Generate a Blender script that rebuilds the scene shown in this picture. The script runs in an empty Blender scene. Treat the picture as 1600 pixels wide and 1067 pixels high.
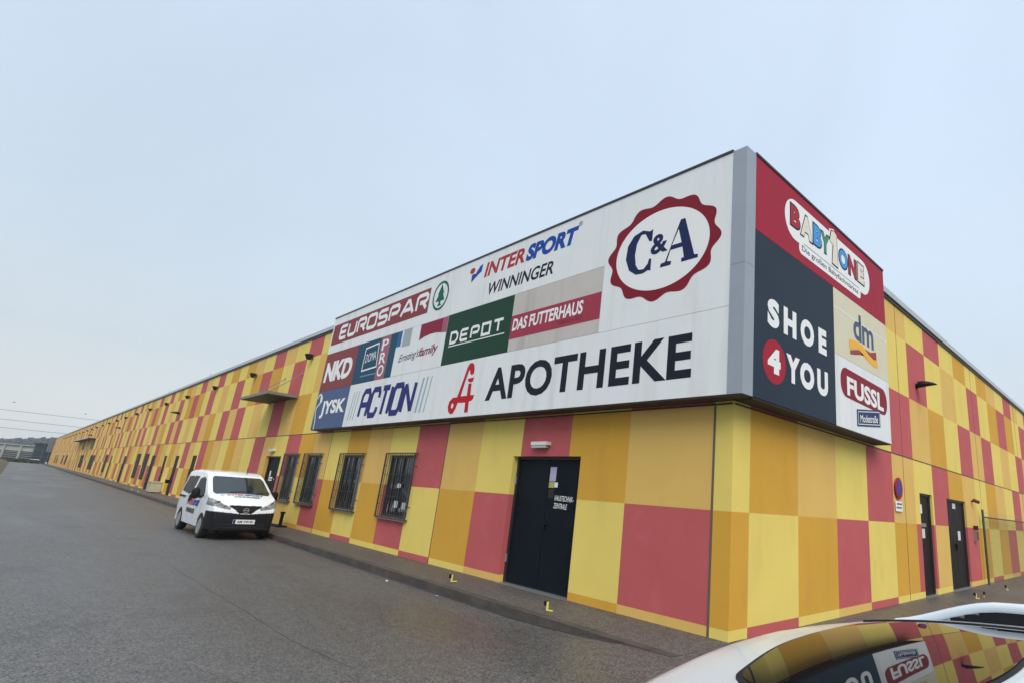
import bpy, math, random
from mathutils import Vector, Matrix
random.seed(4)
rad = math.radians
sc = bpy.context.scene
col = sc.collection

# ------------------------------------------------------------------ camera, sky, sun, exposure
cam_d = bpy.data.cameras.new('camera')
cam = bpy.data.objects.new('camera', cam_d)
col.objects.link(cam)
cam_d.sensor_width = 36.0
cam_d.lens = 871.47 * 36.0 / 1600.0
cam_d.shift_x = -0.125
cam_d.clip_start = 0.05
cam_d.clip_end = 6000
R = ((0.73980774, 0.66904937, 0.07111578), (0.13378125, -0.24986502, 0.95899429), (-0.65938387, 0.69995744, 0.27435833))
M = Matrix(((R[0][0], R[1][0], -R[2][0]), (R[0][1], R[1][1], -R[2][1]), (R[0][2], R[1][2], -R[2][2]))).to_4x4()
M.translation = (4.2528, -6.5046, 1.6)
cam.matrix_world = M
sc.camera = cam

SUN_EL, SUN_AZ = rad(48), rad(-34)      # azimuth measured from +x towards +y
sun_d = bpy.data.lights.new('sun', 'SUN')
sun_d.energy = 2.1
sun_d.angle = rad(45)
sun_d.color = (1.0, 0.955, 0.89)
sun = bpy.data.objects.new('sun', sun_d)
sv = Vector((math.cos(SUN_EL) * math.cos(SUN_AZ), math.cos(SUN_EL) * math.sin(SUN_AZ), math.sin(SUN_EL)))
sun.rotation_euler = sv.to_track_quat('Z', 'Y').to_euler()
sun.location = (20, -20, 60)
col.objects.link(sun)

w = bpy.data.worlds.new('World')
sc.world = w
w.use_nodes = True
nt = w.node_tree
N, L = nt.nodes, nt.links
bg = N['Background']
bg.inputs['Strength'].default_value = 0.1
sky = N.new('ShaderNodeTexSky')
sky.sky_type = 'NISHITA'
sky.sun_disc = False
sky.sun_elevation = SUN_EL
sky.sun_rotation = rad(90) - SUN_AZ
sky.air_density = 1.0
sky.dust_density = 4.0
tc = N.new('ShaderNodeTexCoord')
sep = N.new('ShaderNodeSeparateXYZ')
L.new(tc.outputs['Generated'], sep.inputs[0])
ramp = N.new('ShaderNodeValToRGB')          # the cloud layer: luminance of an overcast sky by height
L.new(sep.outputs['Z'], ramp.inputs[0])
e = ramp.color_ramp.elements
e[0].position = 0.0; e[0].color = (0.68, 0.70, 0.69, 1)
e[1].position = 1.0; e[1].color = (1.0, 1.0, 1.0, 1)
for p_, c_ in ((0.06, (0.645, 0.68, 0.685)), (0.16, (0.555, 0.625, 0.68)), (0.35, (0.53, 0.635, 0.745)), (0.60, (0.525, 0.63, 0.765)), (0.76, (0.54, 0.645, 0.78)), (0.90, (0.95, 1.0, 1.05))):
    q = e.new(p_); q.color = (*c_, 1)
nz = N.new('ShaderNodeTexNoise')
nz.inputs['Scale'].default_value = 2.2
nz.inputs['Detail'].default_value = 6
nz.inputs['Distortion'].default_value = 0.6
L.new(tc.outputs['Generated'], nz.inputs['Vector'])
mr = N.new('ShaderNodeMapRange')
mr.inputs['From Min'].default_value = 0.3; mr.inputs['From Max'].default_value = 0.7
mr.inputs['To Min'].default_value = 0.95; mr.inputs['To Max'].default_value = 1.04
L.new(nz.outputs['Fac'], mr.inputs['Value'])
dt = N.new('ShaderNodeVectorMath'); dt.operation = 'DOT_PRODUCT'
L.new(tc.outputs['Generated'], dt.inputs[0]); dt.inputs[1].default_value = (0.25, 0.8, 0.45)
mr2 = N.new('ShaderNodeMapRange')
mr2.inputs['From Min'].default_value = 0.0; mr2.inputs['From Max'].default_value = 0.85
mr2.inputs['To Min'].default_value = 0.97; mr2.inputs['To Max'].default_value = 1.05
L.new(dt.outputs['Value'], mr2.inputs['Value'])
mu = N.new('ShaderNodeMath'); mu.operation = 'MULTIPLY'
L.new(mr.outputs[0], mu.inputs[0]); L.new(mr2.outputs[0], mu.inputs[1])
mu2 = N.new('ShaderNodeMath'); mu2.operation = 'MULTIPLY'
L.new(mu.outputs[0], mu2.inputs[0]); mu2.inputs[1].default_value = 9.6
vs = N.new('ShaderNodeVectorMath'); vs.operation = 'SCALE'
L.new(ramp.outputs['Color'], vs.inputs[0]); L.new(mu2.outputs[0], vs.inputs['Scale'])
mx = N.new('ShaderNodeMixRGB')
mx.inputs[0].default_value = 0.96
L.new(sky.outputs[0], mx.inputs[1]); L.new(vs.outputs[0], mx.inputs[2])
L.new(mx.outputs[0], bg.inputs['Color'])

vs_ = sc.view_settings
sc.display_settings.display_device = 'sRGB'
vs_.view_transform = 'Standard'
vs_.look = 'None'
vs_.exposure = 0.36
vs_.gamma = 1.0

# ------------------------------------------------------------------ materials
def lin(r, g, b, k=0.75):
    f = lambda v: (v / 255 / 12.92) if v / 255 <= 0.04045 else ((v / 255 + 0.055) / 1.055) ** 2.4
    return tuple(min(0.85, f(v) / k) for v in (r, g, b))

def mat(name, c, rough=0.6, metal=0.0, var=0.0, vscale=1.0, stretch=(1, 1, 1), bump=0.0, bscale=80, spec=0.5, coat=0.0, dirt=None, ior=None):
    m = bpy.data.materials.new(name)
    m.use_nodes = True
    n, l = m.node_tree.nodes, m.node_tree.links
    b = n['Principled BSDF']
    b.inputs['Base Color'].default_value = (*c, 1)
    b.inputs['Roughness'].default_value = rough
    b.inputs['Metallic'].default_value = metal
    b.inputs['Specular IOR Level'].default_value = spec
    if ior: b.inputs['IOR'].default_value = ior
    if coat:
        b.inputs['Coat Weight'].default_value = coat
        b.inputs['Coat Roughness'].default_value = 0.04
    geo = n.new('ShaderNodeNewGeometry')
    mp = n.new('ShaderNodeMapping')
    mp.inputs['Scale'].default_value = stretch
    l.new(geo.outputs['Position'], mp.inputs['Vector'])
    last = None
    if var:
        t = n.new('ShaderNodeTexNoise')
        t.inputs['Scale'].default_value = vscale; t.inputs['Detail'].default_value = 6; t.inputs['Roughness'].default_value = 0.62
        l.new(mp.outputs[0], t.inputs['Vector'])
        r_ = n.new('ShaderNodeMapRange')
        r_.inputs['From Min'].default_value = 0.25; r_.inputs['From Max'].default_value = 0.75
        r_.inputs['To Min'].default_value = 1 - var; r_.inputs['To Max'].default_value = 1 + var
        l.new(t.outputs['Fac'], r_.inputs['Value'])
        v = n.new('ShaderNodeVectorMath'); v.operation = 'SCALE'
        v.inputs[0].default_value = c
        l.new(r_.outputs[0], v.inputs['Scale'])
        last = v.outputs[0]
    if dirt:                                    # (colour, scale, stretch, lo, hi, amount): stains of their own shape
        dc, ds, dst, lo, hi, am = dirt
        mp2 = n.new('ShaderNodeMapping'); mp2.inputs['Scale'].default_value = dst
        l.new(geo.outputs['Position'], mp2.inputs['Vector'])
        t2 = n.new('ShaderNodeTexNoise'); t2.inputs['Scale'].default_value = ds; t2.inputs['Detail'].default_value = 5
        l.new(mp2.outputs[0], t2.inputs['Vector'])
        r2 = n.new('ShaderNodeMapRange')
        r2.inputs['From Min'].default_value = lo; r2.inputs['From Max'].default_value = hi
        r2.inputs['To Min'].default_value = 0; r2.inputs['To Max'].default_value = am
        l.new(t2.outputs['Fac'], r2.inputs['Value'])
        mm = n.new('ShaderNodeMixRGB')
        l.new(r2.outputs[0], mm.inputs[0])
        if last: l.new(last, mm.inputs[1])
        else: mm.inputs[1].default_value = (*c, 1)
        mm.inputs[2].default_value = (*dc, 1)
        last = mm.outputs[0]
    if last: l.new(last, b.inputs['Base Color'])
    if bump:
        t3 = n.new('ShaderNodeTexNoise'); t3.inputs['Scale'].default_value = bscale; t3.inputs['Detail'].default_value = 4
        l.new(geo.outputs['Position'], t3.inputs['Vector'])
        bp = n.new('ShaderNodeBump'); bp.inputs['Strength'].default_value = bump; bp.inputs['Distance'].default_value = 0.01
        l.new(t3.outputs['Fac'], bp.inputs['Height'])
        l.new(bp.outputs[0], b.inputs['Normal'])
    return m

def wallmat(name, c, dc=None):
    return mat(name, c, rough=0.75, var=0.05, vscale=0.9, bump=0.25, bscale=45, spec=0.15,
               dirt=(dc or tuple(0.6 * v + 0.04 for v in c), 2.2, (1, 1, 0.35 if not dc else 1), 0.54, 0.8, 0.28))
WY = wallmat('lemon wall paint', (0.76, 0.59, 0.15))
WL = wallmat('apricot wall paint', (0.70, 0.45, 0.13))
WO = wallmat('ochre wall paint', (0.63, 0.345, 0.05))
WP = wallmat('raspberry wall paint', (0.49, 0.108, 0.11), (0.60, 0.20, 0.20))
WALLM = [WY, WL, WO, WP]
JOINT = mat('joint sealant', (0.06, 0.05, 0.04), 0.8)
COPE = mat('aluminium coping', (0.50, 0.52, 0.52), 0.4, 0.6, var=0.08, vscale=3)
DARKM = mat('dark sheet metal', (0.025, 0.027, 0.028), 0.5)
DOORB = mat('blue black door paint', (0.005, 0.009, 0.014), 0.5, var=0.2, vscale=3, spec=0.1)
DOORN = mat('dark brown door paint', (0.013, 0.008, 0.006), 0.5, var=0.15, vscale=3, spec=0.12)
DOORG = mat('weathered grey door paint', (0.06, 0.075, 0.07), 0.5, var=0.2, vscale=3)
STEEL = mat('galvanised steel', (0.35, 0.36, 0.36), 0.45, 0.7)
GRILLE = mat('grey painted iron', (0.045, 0.05, 0.053), 0.5)
WGLASS = mat('dark window glass', (0.012, 0.015, 0.018), 0.06, spec=0.6)
SIGNW = mat('white sign sheet', (0.74, 0.76, 0.76), 0.45, var=0.03, vscale=1.2,
            dirt=((0.50, 0.50, 0.47), 2.0, (1.6, 1.6, 0.12), 0.50, 0.82, 0.6))
WHITE = mat('white vinyl film', (0.80, 0.80, 0.79), 0.45)
CLAD = mat('grey aluminium cladding', (0.33, 0.36, 0.40), 0.45, 0.35, var=0.05, vscale=2)
SOFFIT = mat('dark brown soffit sheet', (0.05, 0.035, 0.03), 0.7)
BLACKP = mat('black plastic', (0.009, 0.009, 0.011), 0.6, var=0.2, vscale=6, spec=0.2)
RUBBER = mat('tyre rubber', (0.016, 0.016, 0.017), 0.85)
CARW = mat('white car paint', (0.76, 0.79, 0.82), 0.3, coat=0.6, spec=0.35, var=0.02, vscale=2)
PEARL = mat('pearl white car paint', (0.58, 0.63, 0.68), 0.3, coat=0.6, spec=0.4, var=0.03, vscale=3, dirt=((.44, .45, .45), 9, (1, 1, 1), .55, .8, .35))
CARGLASS = mat('tinted car glass', (0.006, 0.008, 0.010), 0.015, spec=0.55, ior=1.5)
VANGLASS = mat('windscreen glass', (0.02, 0.03, 0.032), 0.04, spec=0.45)
SIDEGLASS = mat('privacy glass', (0.006, 0.007, 0.008), 0.08, spec=0.08, ior=1.18)
ALLOY = mat('silver wheel paint', (0.30, 0.31, 0.32), 0.4, 0.35)
CHROME = mat('chrome', (0.7, 0.7, 0.72), 0.12, 1.0)
LAMPG = mat('clear headlamp lens', (0.20, 0.21, 0.21), 0.10, spec=0.6, var=0.8, vscale=9)
YELLOW = mat('yellow marker paint', (0.72, 0.62, 0.12), 0.6)
LAMPW = mat('white lamp plastic', (0.72, 0.72, 0.66), 0.35)

def film(name, rgb, k=0.85, rough=0.6, **kw):
    return mat(name, lin(*rgb, k), rough, spec=0.15, **kw)

# ------------------------------------------------------------------ geometry helpers
WLOC = {}
class G:
    def __init__(s): s.v, s.f, s.m = [], [], []
    def face(s, pts, mi=0):
        n = len(s.v); s.v += [tuple(p) for p in pts]; s.f.append(tuple(range(n, n + len(pts)))); s.m.append(mi)
    def box(s, a, b, T=None, mi=0):
        (x0, y0, z0), (x1, y1, z1) = a, b
        P = [(x0, y0, z0), (x1, y0, z0), (x1, y1, z0), (x0, y1, z0), (x0, y0, z1), (x1, y0, z1), (x1, y1, z1), (x0, y1, z1)]
        if T: P = [T(*p) for p in P]
        n = len(s.v); s.v += [tuple(p) for p in P]
        for q in ((0, 3, 2, 1), (4, 5, 6, 7), (0, 1, 5, 4), (1, 2, 6, 5), (2, 3, 7, 6), (3, 0, 4, 7)):
            s.f.append(tuple(n + i for i in q)); s.m.append(mi)
    def prism(s, pts, T, d0, d1, mi=0):         # 2-D outline pts (u, z) between depths d0 and d1: T(u, d, z)
        n = len(pts)
        a = [T(u, d0, z) for u, z in pts]; b = [T(u, d1, z) for u, z in pts]
        s.face(a[::-1], mi); s.face(b, mi)
        for i in range(n):
            j = (i + 1) % n
            s.face([a[i], a[j], b[j], b[i]], mi)
    def tube(s, pts, r, n=8, mi=0, cap=True, rs=None):
        pts = [Vector(p) for p in pts]; rings = []
        up = Vector((0.13, 0.21, 1)).normalized()
        for i, p in enumerate(pts):
            t = (pts[min(i + 1, len(pts) - 1)] - pts[max(i - 1, 0)]).normalized()
            a = t.cross(up)
            if a.length < 0.05: a = t.cross(Vector((1, 0.1, 0)))
            a.normalize(); b = t.cross(a)
            rr = rs[i] if rs else r
            k = len(s.v)
            for q in range(n):
                an = 2 * math.pi * q / n
                s.v.append(tuple(p + a * (rr * math.cos(an)) + b * (rr * math.sin(an))))
            rings.append(k)
        for k0, k1 in zip(rings, rings[1:]):
            for q in range(n):
                s.f.append((k0 + q, k0 + (q + 1) % n, k1 + (q + 1) % n, k1 + q)); s.m.append(mi)
        if cap:
            s.f.append(tuple(rings[0] + q for q in range(n))[::-1]); s.m.append(mi)
            s.f.append(tuple(rings[-1] + q for q in range(n))); s.m.append(mi)
    def lathe(s, prof, c, axis='y', n=28, mi=0):    # prof: (r, h) along the axis
        rings = []
        for r_, h in prof:
            k = len(s.v)
            for q in range(n):
                an = 2 * math.pi * q / n
                a, b = r_ * math.cos(an), r_ * math.sin(an)
                p = (a, h, b) if axis == 'y' else ((a, b, h) if axis == 'z' else (h, a, b))
                s.v.append((p[0] + c[0], p[1] + c[1], p[2] + c[2]))
            rings.append(k)
        for k0, k1 in zip(rings, rings[1:]):
            for q in range(n):
                s.f.append((k0 + q, k0 + (q + 1) % n, k1 + (q + 1) % n, k1 + q)); s.m.append(mi)
        for k in (rings[0], rings[-1]):
            s.f.append(tuple(k + q for q in range(n))); s.m.append(mi)
    def build(s, name, mats, parent=None, origin=None, local=False, smooth=None, fixn=True):
        if not isinstance(mats, (list, tuple)): mats = [mats]
        if parent is not None: off = (0, 0, 0) if local else WLOC.get(parent.name, (0, 0, 0))
        elif local: off = (0, 0, 0)
        elif origin: off = origin
        else:
            xs = [p[0] for p in s.v]; ys = [p[1] for p in s.v]
            off = ((min(xs) + max(xs)) / 2, (min(ys) + max(ys)) / 2, min(p[2] for p in s.v))
        me = bpy.data.meshes.new(name)
        me.from_pydata([(p[0] - off[0], p[1] - off[1], p[2] - off[2]) for p in s.v], [], s.f)
        for m in mats: me.materials.append(m)
        me.polygons.foreach_set('material_index', s.m)
        if fixn:
            import bmesh
            bm = bmesh.new(); bm.from_mesh(me)
            bmesh.ops.remove_doubles(bm, verts=bm.verts, dist=1e-5)
            bmesh.ops.recalc_face_normals(bm, faces=bm.faces)
            bm.to_mesh(me); bm.free()
        if smooth is not None:
            me.polygons.foreach_set('use_smooth', [True] * len(me.polygons))
            me.set_sharp_from_angle(angle=rad(smooth))
        me.update()
        o = bpy.data.objects.new(name, me)
        col.objects.link(o)
        if parent is not None:
            o.parent = parent
            WLOC[o.name] = WLOC.get(parent.name, (0, 0, 0))
        else:
            o.location = off if not local else (0, 0, 0)
            WLOC[o.name] = tuple(off) if not local else (0, 0, 0)
        return o

def tag(o, label=None, cat=None, group=None, kind=None):
    if label: o['label'] = label
    if cat: o['category'] = cat
    if group: o['group'] = group
    if kind: o['kind'] = kind
    return o
def empty(name, loc, label, cat, group=None):
    o = bpy.data.objects.new(name, None); col.objects.link(o)
    o.location = loc; o.empty_display_size = 0.3
    WLOC[o.name] = tuple(loc)
    return tag(o, label, cat, group)
def copy_tree(o, loc, label, rot=None):
    c = o.copy(); col.objects.link(c); c.location = loc; c['label'] = label
    if rot is not None: c.rotation_euler = rot
    for ch in o.children:
        k = ch.copy(); col.objects.link(k); k.parent = c
        for g in ch.children:
            d = g.copy(); col.objects.link(d); d.parent = k
    return c

# facade frames: FA runs along -x (u = world x), FB along +y (u = world y); d = distance out from the wall
FA = lambda u, d, z: (u, -d, z)
FB = lambda u, d, z: (d, u, z)

def interp(tab, x):
    if x <= tab[0][0]: return tab[0][1]
    for (a, b), (c, d) in zip(tab, tab[1:]):
        if x <= c:
            t = (x - a) / (c - a)
            return b + (d - b) * t
    return tab[-1][1]
def smooth01(t):
    t = max(0, min(1, t)); return t * t * (3 - 2 * t)

# ------------------------------------------------------------------ ground, road, pavement
def zg(x, y):
    zf = 0.0 if y > -4.1 else max(-0.12, 0.04 * (y + 4.1))
    t = smooth01((x + 3.0) / 3.1)
    return -0.12 + (zf + 0.12) * t - 0.004

def asphalt(name, base, wet):
    m = bpy.data.materials.new(name); m.use_nodes = True
    n, l = m.node_tree.nodes, m.node_tree.links
    b = n['Principled BSDF']
    geo = n.new('ShaderNodeNewGeometry')
    def noise(scale, detail=4, vec=None, rough=0.6):
        t = n.new('ShaderNodeTexNoise'); t.inputs['Scale'].default_value = scale; t.inputs['Detail'].default_value = detail
        t.inputs['Roughness'].default_value = rough
        l.new(vec or geo.outputs['Position'], t.inputs['Vector']); return t.outputs['Fac']
    def mrange(v, a, b_, c, d):
        r = n.new('ShaderNodeMapRange'); r.inputs['From Min'].default_value = a; r.inputs['From Max'].default_value = b_
        r.inputs['To Min'].default_value = c; r.inputs['To Max'].default_value = d
        l.new(v, r.inputs['Value']); return r.outputs[0]
    def math_(op, a, b_):
        q = n.new('ShaderNodeMath'); q.operation = op
        for i, v in enumerate((a, b_)):
            if isinstance(v, (int, float)): q.inputs[i].default_value = v
            else: l.new(v, q.inputs[i])
        return q.outputs[0]
    vor = n.new('ShaderNodeTexVoronoi'); vor.inputs['Scale'].default_value = 72
    l.new(geo.outputs['Position'], vor.inputs['Vector'])
    hsv = n.new('ShaderNodeSeparateColor'); l.new(vor.outputs['Color'], hsv.inputs[0])
    grain = mrange(hsv.outputs[0], 0.0, 1.0, 0.30, 1.75)
    mid = mrange(noise(7, 5), 0.3, 0.7, 0.86, 1.14)
    mp = n.new('ShaderNodeMapping'); mp.inputs['Scale'].default_value = (0.10, 0.55, 1); mp.inputs['Rotation'].default_value = (0, 0, 0.06)
    l.new(geo.outputs['Position'], mp.inputs['Vector'])
    big = mrange(noise(1.0, 5, mp.outputs[0]), 0.3, 0.7, 0.80, 1.18)
    stain = mrange(noise(0.55, 3), 0.60, 0.72, 1.0, 0.72)
    tot = math_('MULTIPLY', math_('MULTIPLY', math_('MULTIPLY', grain, mid), big), stain)
    vs2 = n.new('ShaderNodeVectorMath'); vs2.operation = 'SCALE'; vs2.inputs[0].default_value = base
    l.new(tot, vs2.inputs['Scale'])
    l.new(vs2.outputs[0], b.inputs['Base Color'])
    l.new(mrange(noise(1.0, 4, mp.outputs[0]), 0.35, 0.65, wet[0], wet[1]), b.inputs['Roughness'])
    b.inputs['Specular IOR Level'].default_value = 0.5
    bp = n.new('ShaderNodeBump'); bp.inputs['Strength'].default_value = 0.6; bp.inputs['Distance'].default_value = 0.007
    l.new(hsv.outputs[1], bp.inputs['Height'])
    l.new(bp.outputs[0], b.inputs['Normal'])
    return m
ASPH = asphalt('damp asphalt', (0.086, 0.083, 0.080), (0.39, 0.60))
PAVE = asphalt('pavement asphalt', (0.088, 0.077, 0.068), (0.55, 0.75))

g = G()
xs = [-213.5, -180, -140, -110, -80, -60, -50, -40, -30, -20, -14, -10, -7, -5, -4] + [-3 + 0.31 * i for i in range(12)] + [1, 2, 3, 4, 6, 9, 14, 22, 40, 60]
ys = [-60, -40, -25, -16, -11, -8.5, -7.1, -6.5, -6, -5.5, -5, -4.5, -4.1, -3.5, -2.5, -1.8, -1.3, -0.9, 0.6, 10, 30, 62]
for x0, x1 in zip(xs, xs[1:]):
    for y0, y1 in zip(ys, ys[1:]):
        if x1 < -2.9 and y0 >= -0.9: continue
        if x0 < -52 and y1 <= -8.4: continue
        g.face([(x0, y0, zg(x0, y0)), (x1, y0, zg(x1, y0)), (x1, y1, zg(x1, y1)), (x0, y1, zg(x0, y1))])
tag(g.build('road', ASPH, origin=(0, 0, 0), smooth=40), kind='structure')

EARTH = mat('rough grass and soil', (0.055, 0.062, 0.03), 0.9, var=0.4, vscale=0.8, bump=0.6, bscale=9)
g = G(); g.face([(-1300, -1300, -0.75), (1300, -1300, -0.75), (1300, 1300, -0.75), (-1300, 1300, -0.75)])
tag(g.build('ground', EARTH, origin=(0, 0, -0.75)), kind='structure')

g = G()                                            # raised pavement along the long wall
g.box((-213.3, -1.02, -0.3), (0.05, 0.35, 0.0))
tag(g.build('pavement', PAVE), kind='structure')
KERB = mat('worn kerb concrete', (0.075, 0.062, 0.053), 0.8, var=0.3, vscale=4, bump=0.4, bscale=40, dirt=((0.03, 0.03, 0.025), 3, (0.5, 2, 2), 0.45, 0.7, 0.7))
g = G()
x = -213.3
while x < 0.04:
    x2 = min(x + 1.0, 0.05)
    o_ = 0.006 * random.random()
    g.box((x + 0.004, -1.165 - o_, -0.3), (x2 - 0.004, -1.022, 0.006 - 0.004 * random.random()))
    x = x2
tag(g.build('kerb', KERB), kind='structure')
g = G()                                            # tar seam and cracks in the road (thin sheets of bitumen), and a dark line along the kerb
SEAM = mat('dark road seam', (0.045, 0.042, 0.04), 0.6)
def ribbon(pts, wd):
    for (xa, ya), (xb, yb) in zip(pts, pts[1:]):
        t = Vector((xb - xa, yb - ya)).normalized(); nx, ny = -t.y * wd / 2, t.x * wd / 2
        g.face([(xa + nx, ya + ny, zg(xa, ya) + .004), (xa - nx, ya - ny, zg(xa, ya) + .004), (xb - nx, yb - ny, zg(xb, yb) + .004), (xb + nx, yb + ny, zg(xb, yb) + .004)])
pts = [(-9.5 + i * 0.5, -4.12 + 0.012 * i + random.uniform(-.02, .02)) for i in range(17)]
ribbon(pts, 0.005)
for k in range(7):
    x_, y_ = random.uniform(-24, -9), random.uniform(-6.3, -4.6)
    p_ = [(x_, y_)]
    for i in range(4): p_.append((p_[-1][0] + random.uniform(.02, .1), p_[-1][1] + random.uniform(.05, .14)))
    ribbon(p_, 0.012)
gp = [(-200, -1.20)] + [(-120 + 4 * i, -1.20) for i in range(20)] + [(-40 + .8 * i, -1.195 + random.uniform(-.012, .012)) for i in range(50)]
ribbon(gp, 0.05)  # uneven dark line along the foot of the kerb
tag(g.build('road_seam', SEAM, origin=(0, 0, 0)), kind='structure')

# ------------------------------------------------------------------ the long hall
ZR = [0.0, 0.124, 1.557, 3.0, 4.45, 5.857, 6.70]
LEN_A, LEN_B = 213.2, 60.0
bld = empty('shopping_hall', (0, 0, 0), 'long flat roofed hall with walls chequered in yellow, apricot, ochre and raspberry', 'building')
CI = {'Y': 0, 'L': 1, 'O': 2, 'P': 3}
PA = ['LOLLYPYYPY', 'PYLPOYPOYO', 'LOPYLPYLOY', 'PYOLPYLYPL', 'YLYPYOPOYP', 'OYPYLPYLOY']      # rows from the plinth up, columns from the corner
PB = ['PYLPYYYLLY', 'YOPYOPLYPO', 'OLYPLYPOLY', 'PYLYPLOYPL', 'YOPOYPYLYP', 'OLYPLYPYOY']
STRIP = 'YOYYYY'
def edges_A():
    e_ = [0.0, 0.31]; k = 0
    e_ += [7.63 - 1.42 * (4 - i) for i in range(5)]
    while e_[-1] < LEN_A - 1.0: e_.append(e_[-1] + 1.42)
    e_[-1] = LEN_A
    return e_
def edges_B():
    e_ = [0.0, 0.44]
    while e_[-1] < LEN_B - 1.0: e_.append(e_[-1] + 1.43)
    e_[-1] = LEN_B
    return e_
def colour(P, edges, s_, z):
    k = 0
    while k < len(edges) - 2 and s_ > edges[k + 1]: k += 1
    r = 0
    while r < 5 and z > ZR[r + 1]: r += 1
    return CI[STRIP[r]] if k == 0 else CI[P[r][(k - 1) % 10]]
def facade(name, edges, P, T, openings, slabel):
    S_ = sorted(set([round(v, 4) for v in edges] + [round(v, 4) for o_ in openings for v in o_[:2]]))
    Z_ = sorted(set([-0.25] + ZR[1:] + [v for o_ in openings for v in o_[2:4] if v > 0.001]))
    g = G()
    def inside(s_, z):
        return any(a < s_ < b and c < z < d for a, b, c, d, _ in openings)
    for a, b in zip(S_, S_[1:]):
        for c, d in zip(Z_, Z_[1:]):
            sm, zm = (a + b) / 2, (c + d) / 2
            if inside(sm, max(zm, 0.01)): continue
            g.face([T(a, 0, c), T(b, 0, c), T(b, 0, d), T(a, 0, d)], colour(P, edges, sm, max(zm, .01)))
    for a, b, c, d, dep in openings:                       # reveals in the colour of the cell they cut
        zz = [z for z in Z_ if c - 1e-6 <= z <= d + 1e-6]
        if not zz or zz[0] > c + 1e-6: zz = [c] + zz
        for z0, z1 in zip(zz, zz[1:]):
            for s_, eps in ((a, -.01), (b, .01)):
                g.face([T(s_, 0, z0), T(s_, -dep, z0), T(s_, -dep, z1), T(s_, 0, z1)], colour(P, edges, s_ + eps, (z0 + z1) / 2))
        ss = [a] + [s_ for s_ in S_ if a < s_ < b] + [b]
        for s0, s1 in zip(ss, ss[1:]):
            g.face([T(s0, 0, d), T(s1, 0, d), T(s1, -dep, d), T(s0, -dep, d)], colour(P, edges, (s0 + s1) / 2, d + .01))
            if c > 0.02: g.face([T(s0, 0, c), T(s1, 0, c), T(s1, -dep, c), T(s0, -dep, c)], colour(P, edges, (s0 + s1) / 2, c - .01))
    o_ = g.build('wall', WALLM, bld)
    o_['label'] = slabel
    return o_
TA = lambda s_, d, z: (-s_, -d, z)
TB = lambda s_, d, z: (d, s_, z)
# openings on the long wall: (from, to, bottom, top, depth)
winA = [(8.98, 10.40, 0.80, 2.29, .09), (12.02, 13.49, 0.80, 2.29, .09), (15.19, 16.57, 0.80, 2.29, .09), (17.36, 18.62, 0.80, 2.29, .09)]
doorA = [(3.06, 5.01, 0.0, 2.27, .14), (19.32, 21.12, 0.0, 2.25, .14)]
farA = [(33.45, 34.55, 0.0, 2.27, .02, 'd'), (38.2, 39.3, 0.0, 2.25, .02, 'd'), (42.15, 43.1, 0.0, 2.25, .02, 'd'), (46.5, 48.0, 0.0, 2.26, .02, 'd'),
        (49.3, 51.1, 0.62, 2.35, .07, 'w'), (53.2, 54.9, 0.62, 2.35, .07, 'w'), (61.1, 62.9, 0.0, 2.2, .02, 'd'), (71.7, 72.9, 0.0, 2.2, .02, 'd'),
        (75.6, 77.6, 0.62, 2.28, .07, 'w'), (84.0, 85.0, 0.0, 2.2, .02, 'd'), (89.9, 95.2, 0.62, 2.24, .07, 'w'), (105.6, 110.5, 0.62, 2.23, .07, 'w'), (114, 115.2, 0.0, 2.2, .02, 'd'),
        (131, 132.3, 0.0, 2.2, .02, 'd'), (141, 145, 0.62, 2.24, .07, 'w'), (152, 155, 0.62, 2.24, .07, 'w'), (172, 175, 0.62, 2.24, .07, 'w'), (181, 184, 0.62, 2.24, .07, 'w')]
doorB = [(7.92, 8.88, 0.0, 2.26, .08), (10.15, 12.05, 0.0, 2.25, .08)]
facade('wall', edges_A(), PA, TA, winA + doorA + [o_[:5] for o_ in farA], 'long chequered wall along the service road')
facade('wall', edges_B(), PB, TB, doorB, 'short chequered wall facing the car park')

g = G()
for k in range(30):
    s_ = 7.63 + 7.1 * k
    if s_ < LEN_A - 1: g.box((s_ - .011, -.02, 0.0), (s_ + .011, .003, 6.62), TA)
g.box((0.02, -.02, 2.988), (LEN_A - .1, .0035, 3.012), TA)
for s_ in [6.88 + 7.1 * k for k in range(8)]: g.box((s_ - .009, -.02, 0.0), (s_ + .009, .003, 6.62), TB)
g.box((0.02, -.02, 2.988), (LEN_B - .1, .0035, 3.012), TB)
g.build('panel_joint', JOINT, bld)
g = G(); g.box((0.292, -.02, 0.0), (0.328, .005, 2.985), TA); g.build('corner_joint', mat('corner joint', (.12, .095, .07), .7), bld)
g = G()                                             # roof edge: grey coping over a dark metal strip
g.box((0, -.3, 6.66), (LEN_A + .05, .07, 6.80), TA); g.box((0.0, -.3, 6.661), (LEN_B + .05, .072, 6.801), TB)
g.build('coping', COPE, bld)
g = G()
g.box((0, -.3, 6.58), (LEN_A + .03, .03, 6.66), TA); g.box((0.0, -.3, 6.581), (LEN_B + .03, .032, 6.659), TB)
g.build('dark_edge_strip', DARKM, bld)
g = G()
g.box((-LEN_A + .1, .2, 6.3), (-.2, LEN_B - .1, 6.55))
g.face([(-LEN_A, 0, -.2), (-LEN_A, LEN_B, -.2), (-LEN_A, LEN_B, 6.6), (-LEN_A, 0, 6.6)])
g.face([(-LEN_A, LEN_B, -.2), (0, LEN_B, -.2), (0, LEN_B, 6.6), (-LEN_A, LEN_B, 6.6)])
g.build('roof', mat('grey roofing felt', (0.12, 0.12, 0.12), 0.9), bld)

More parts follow.
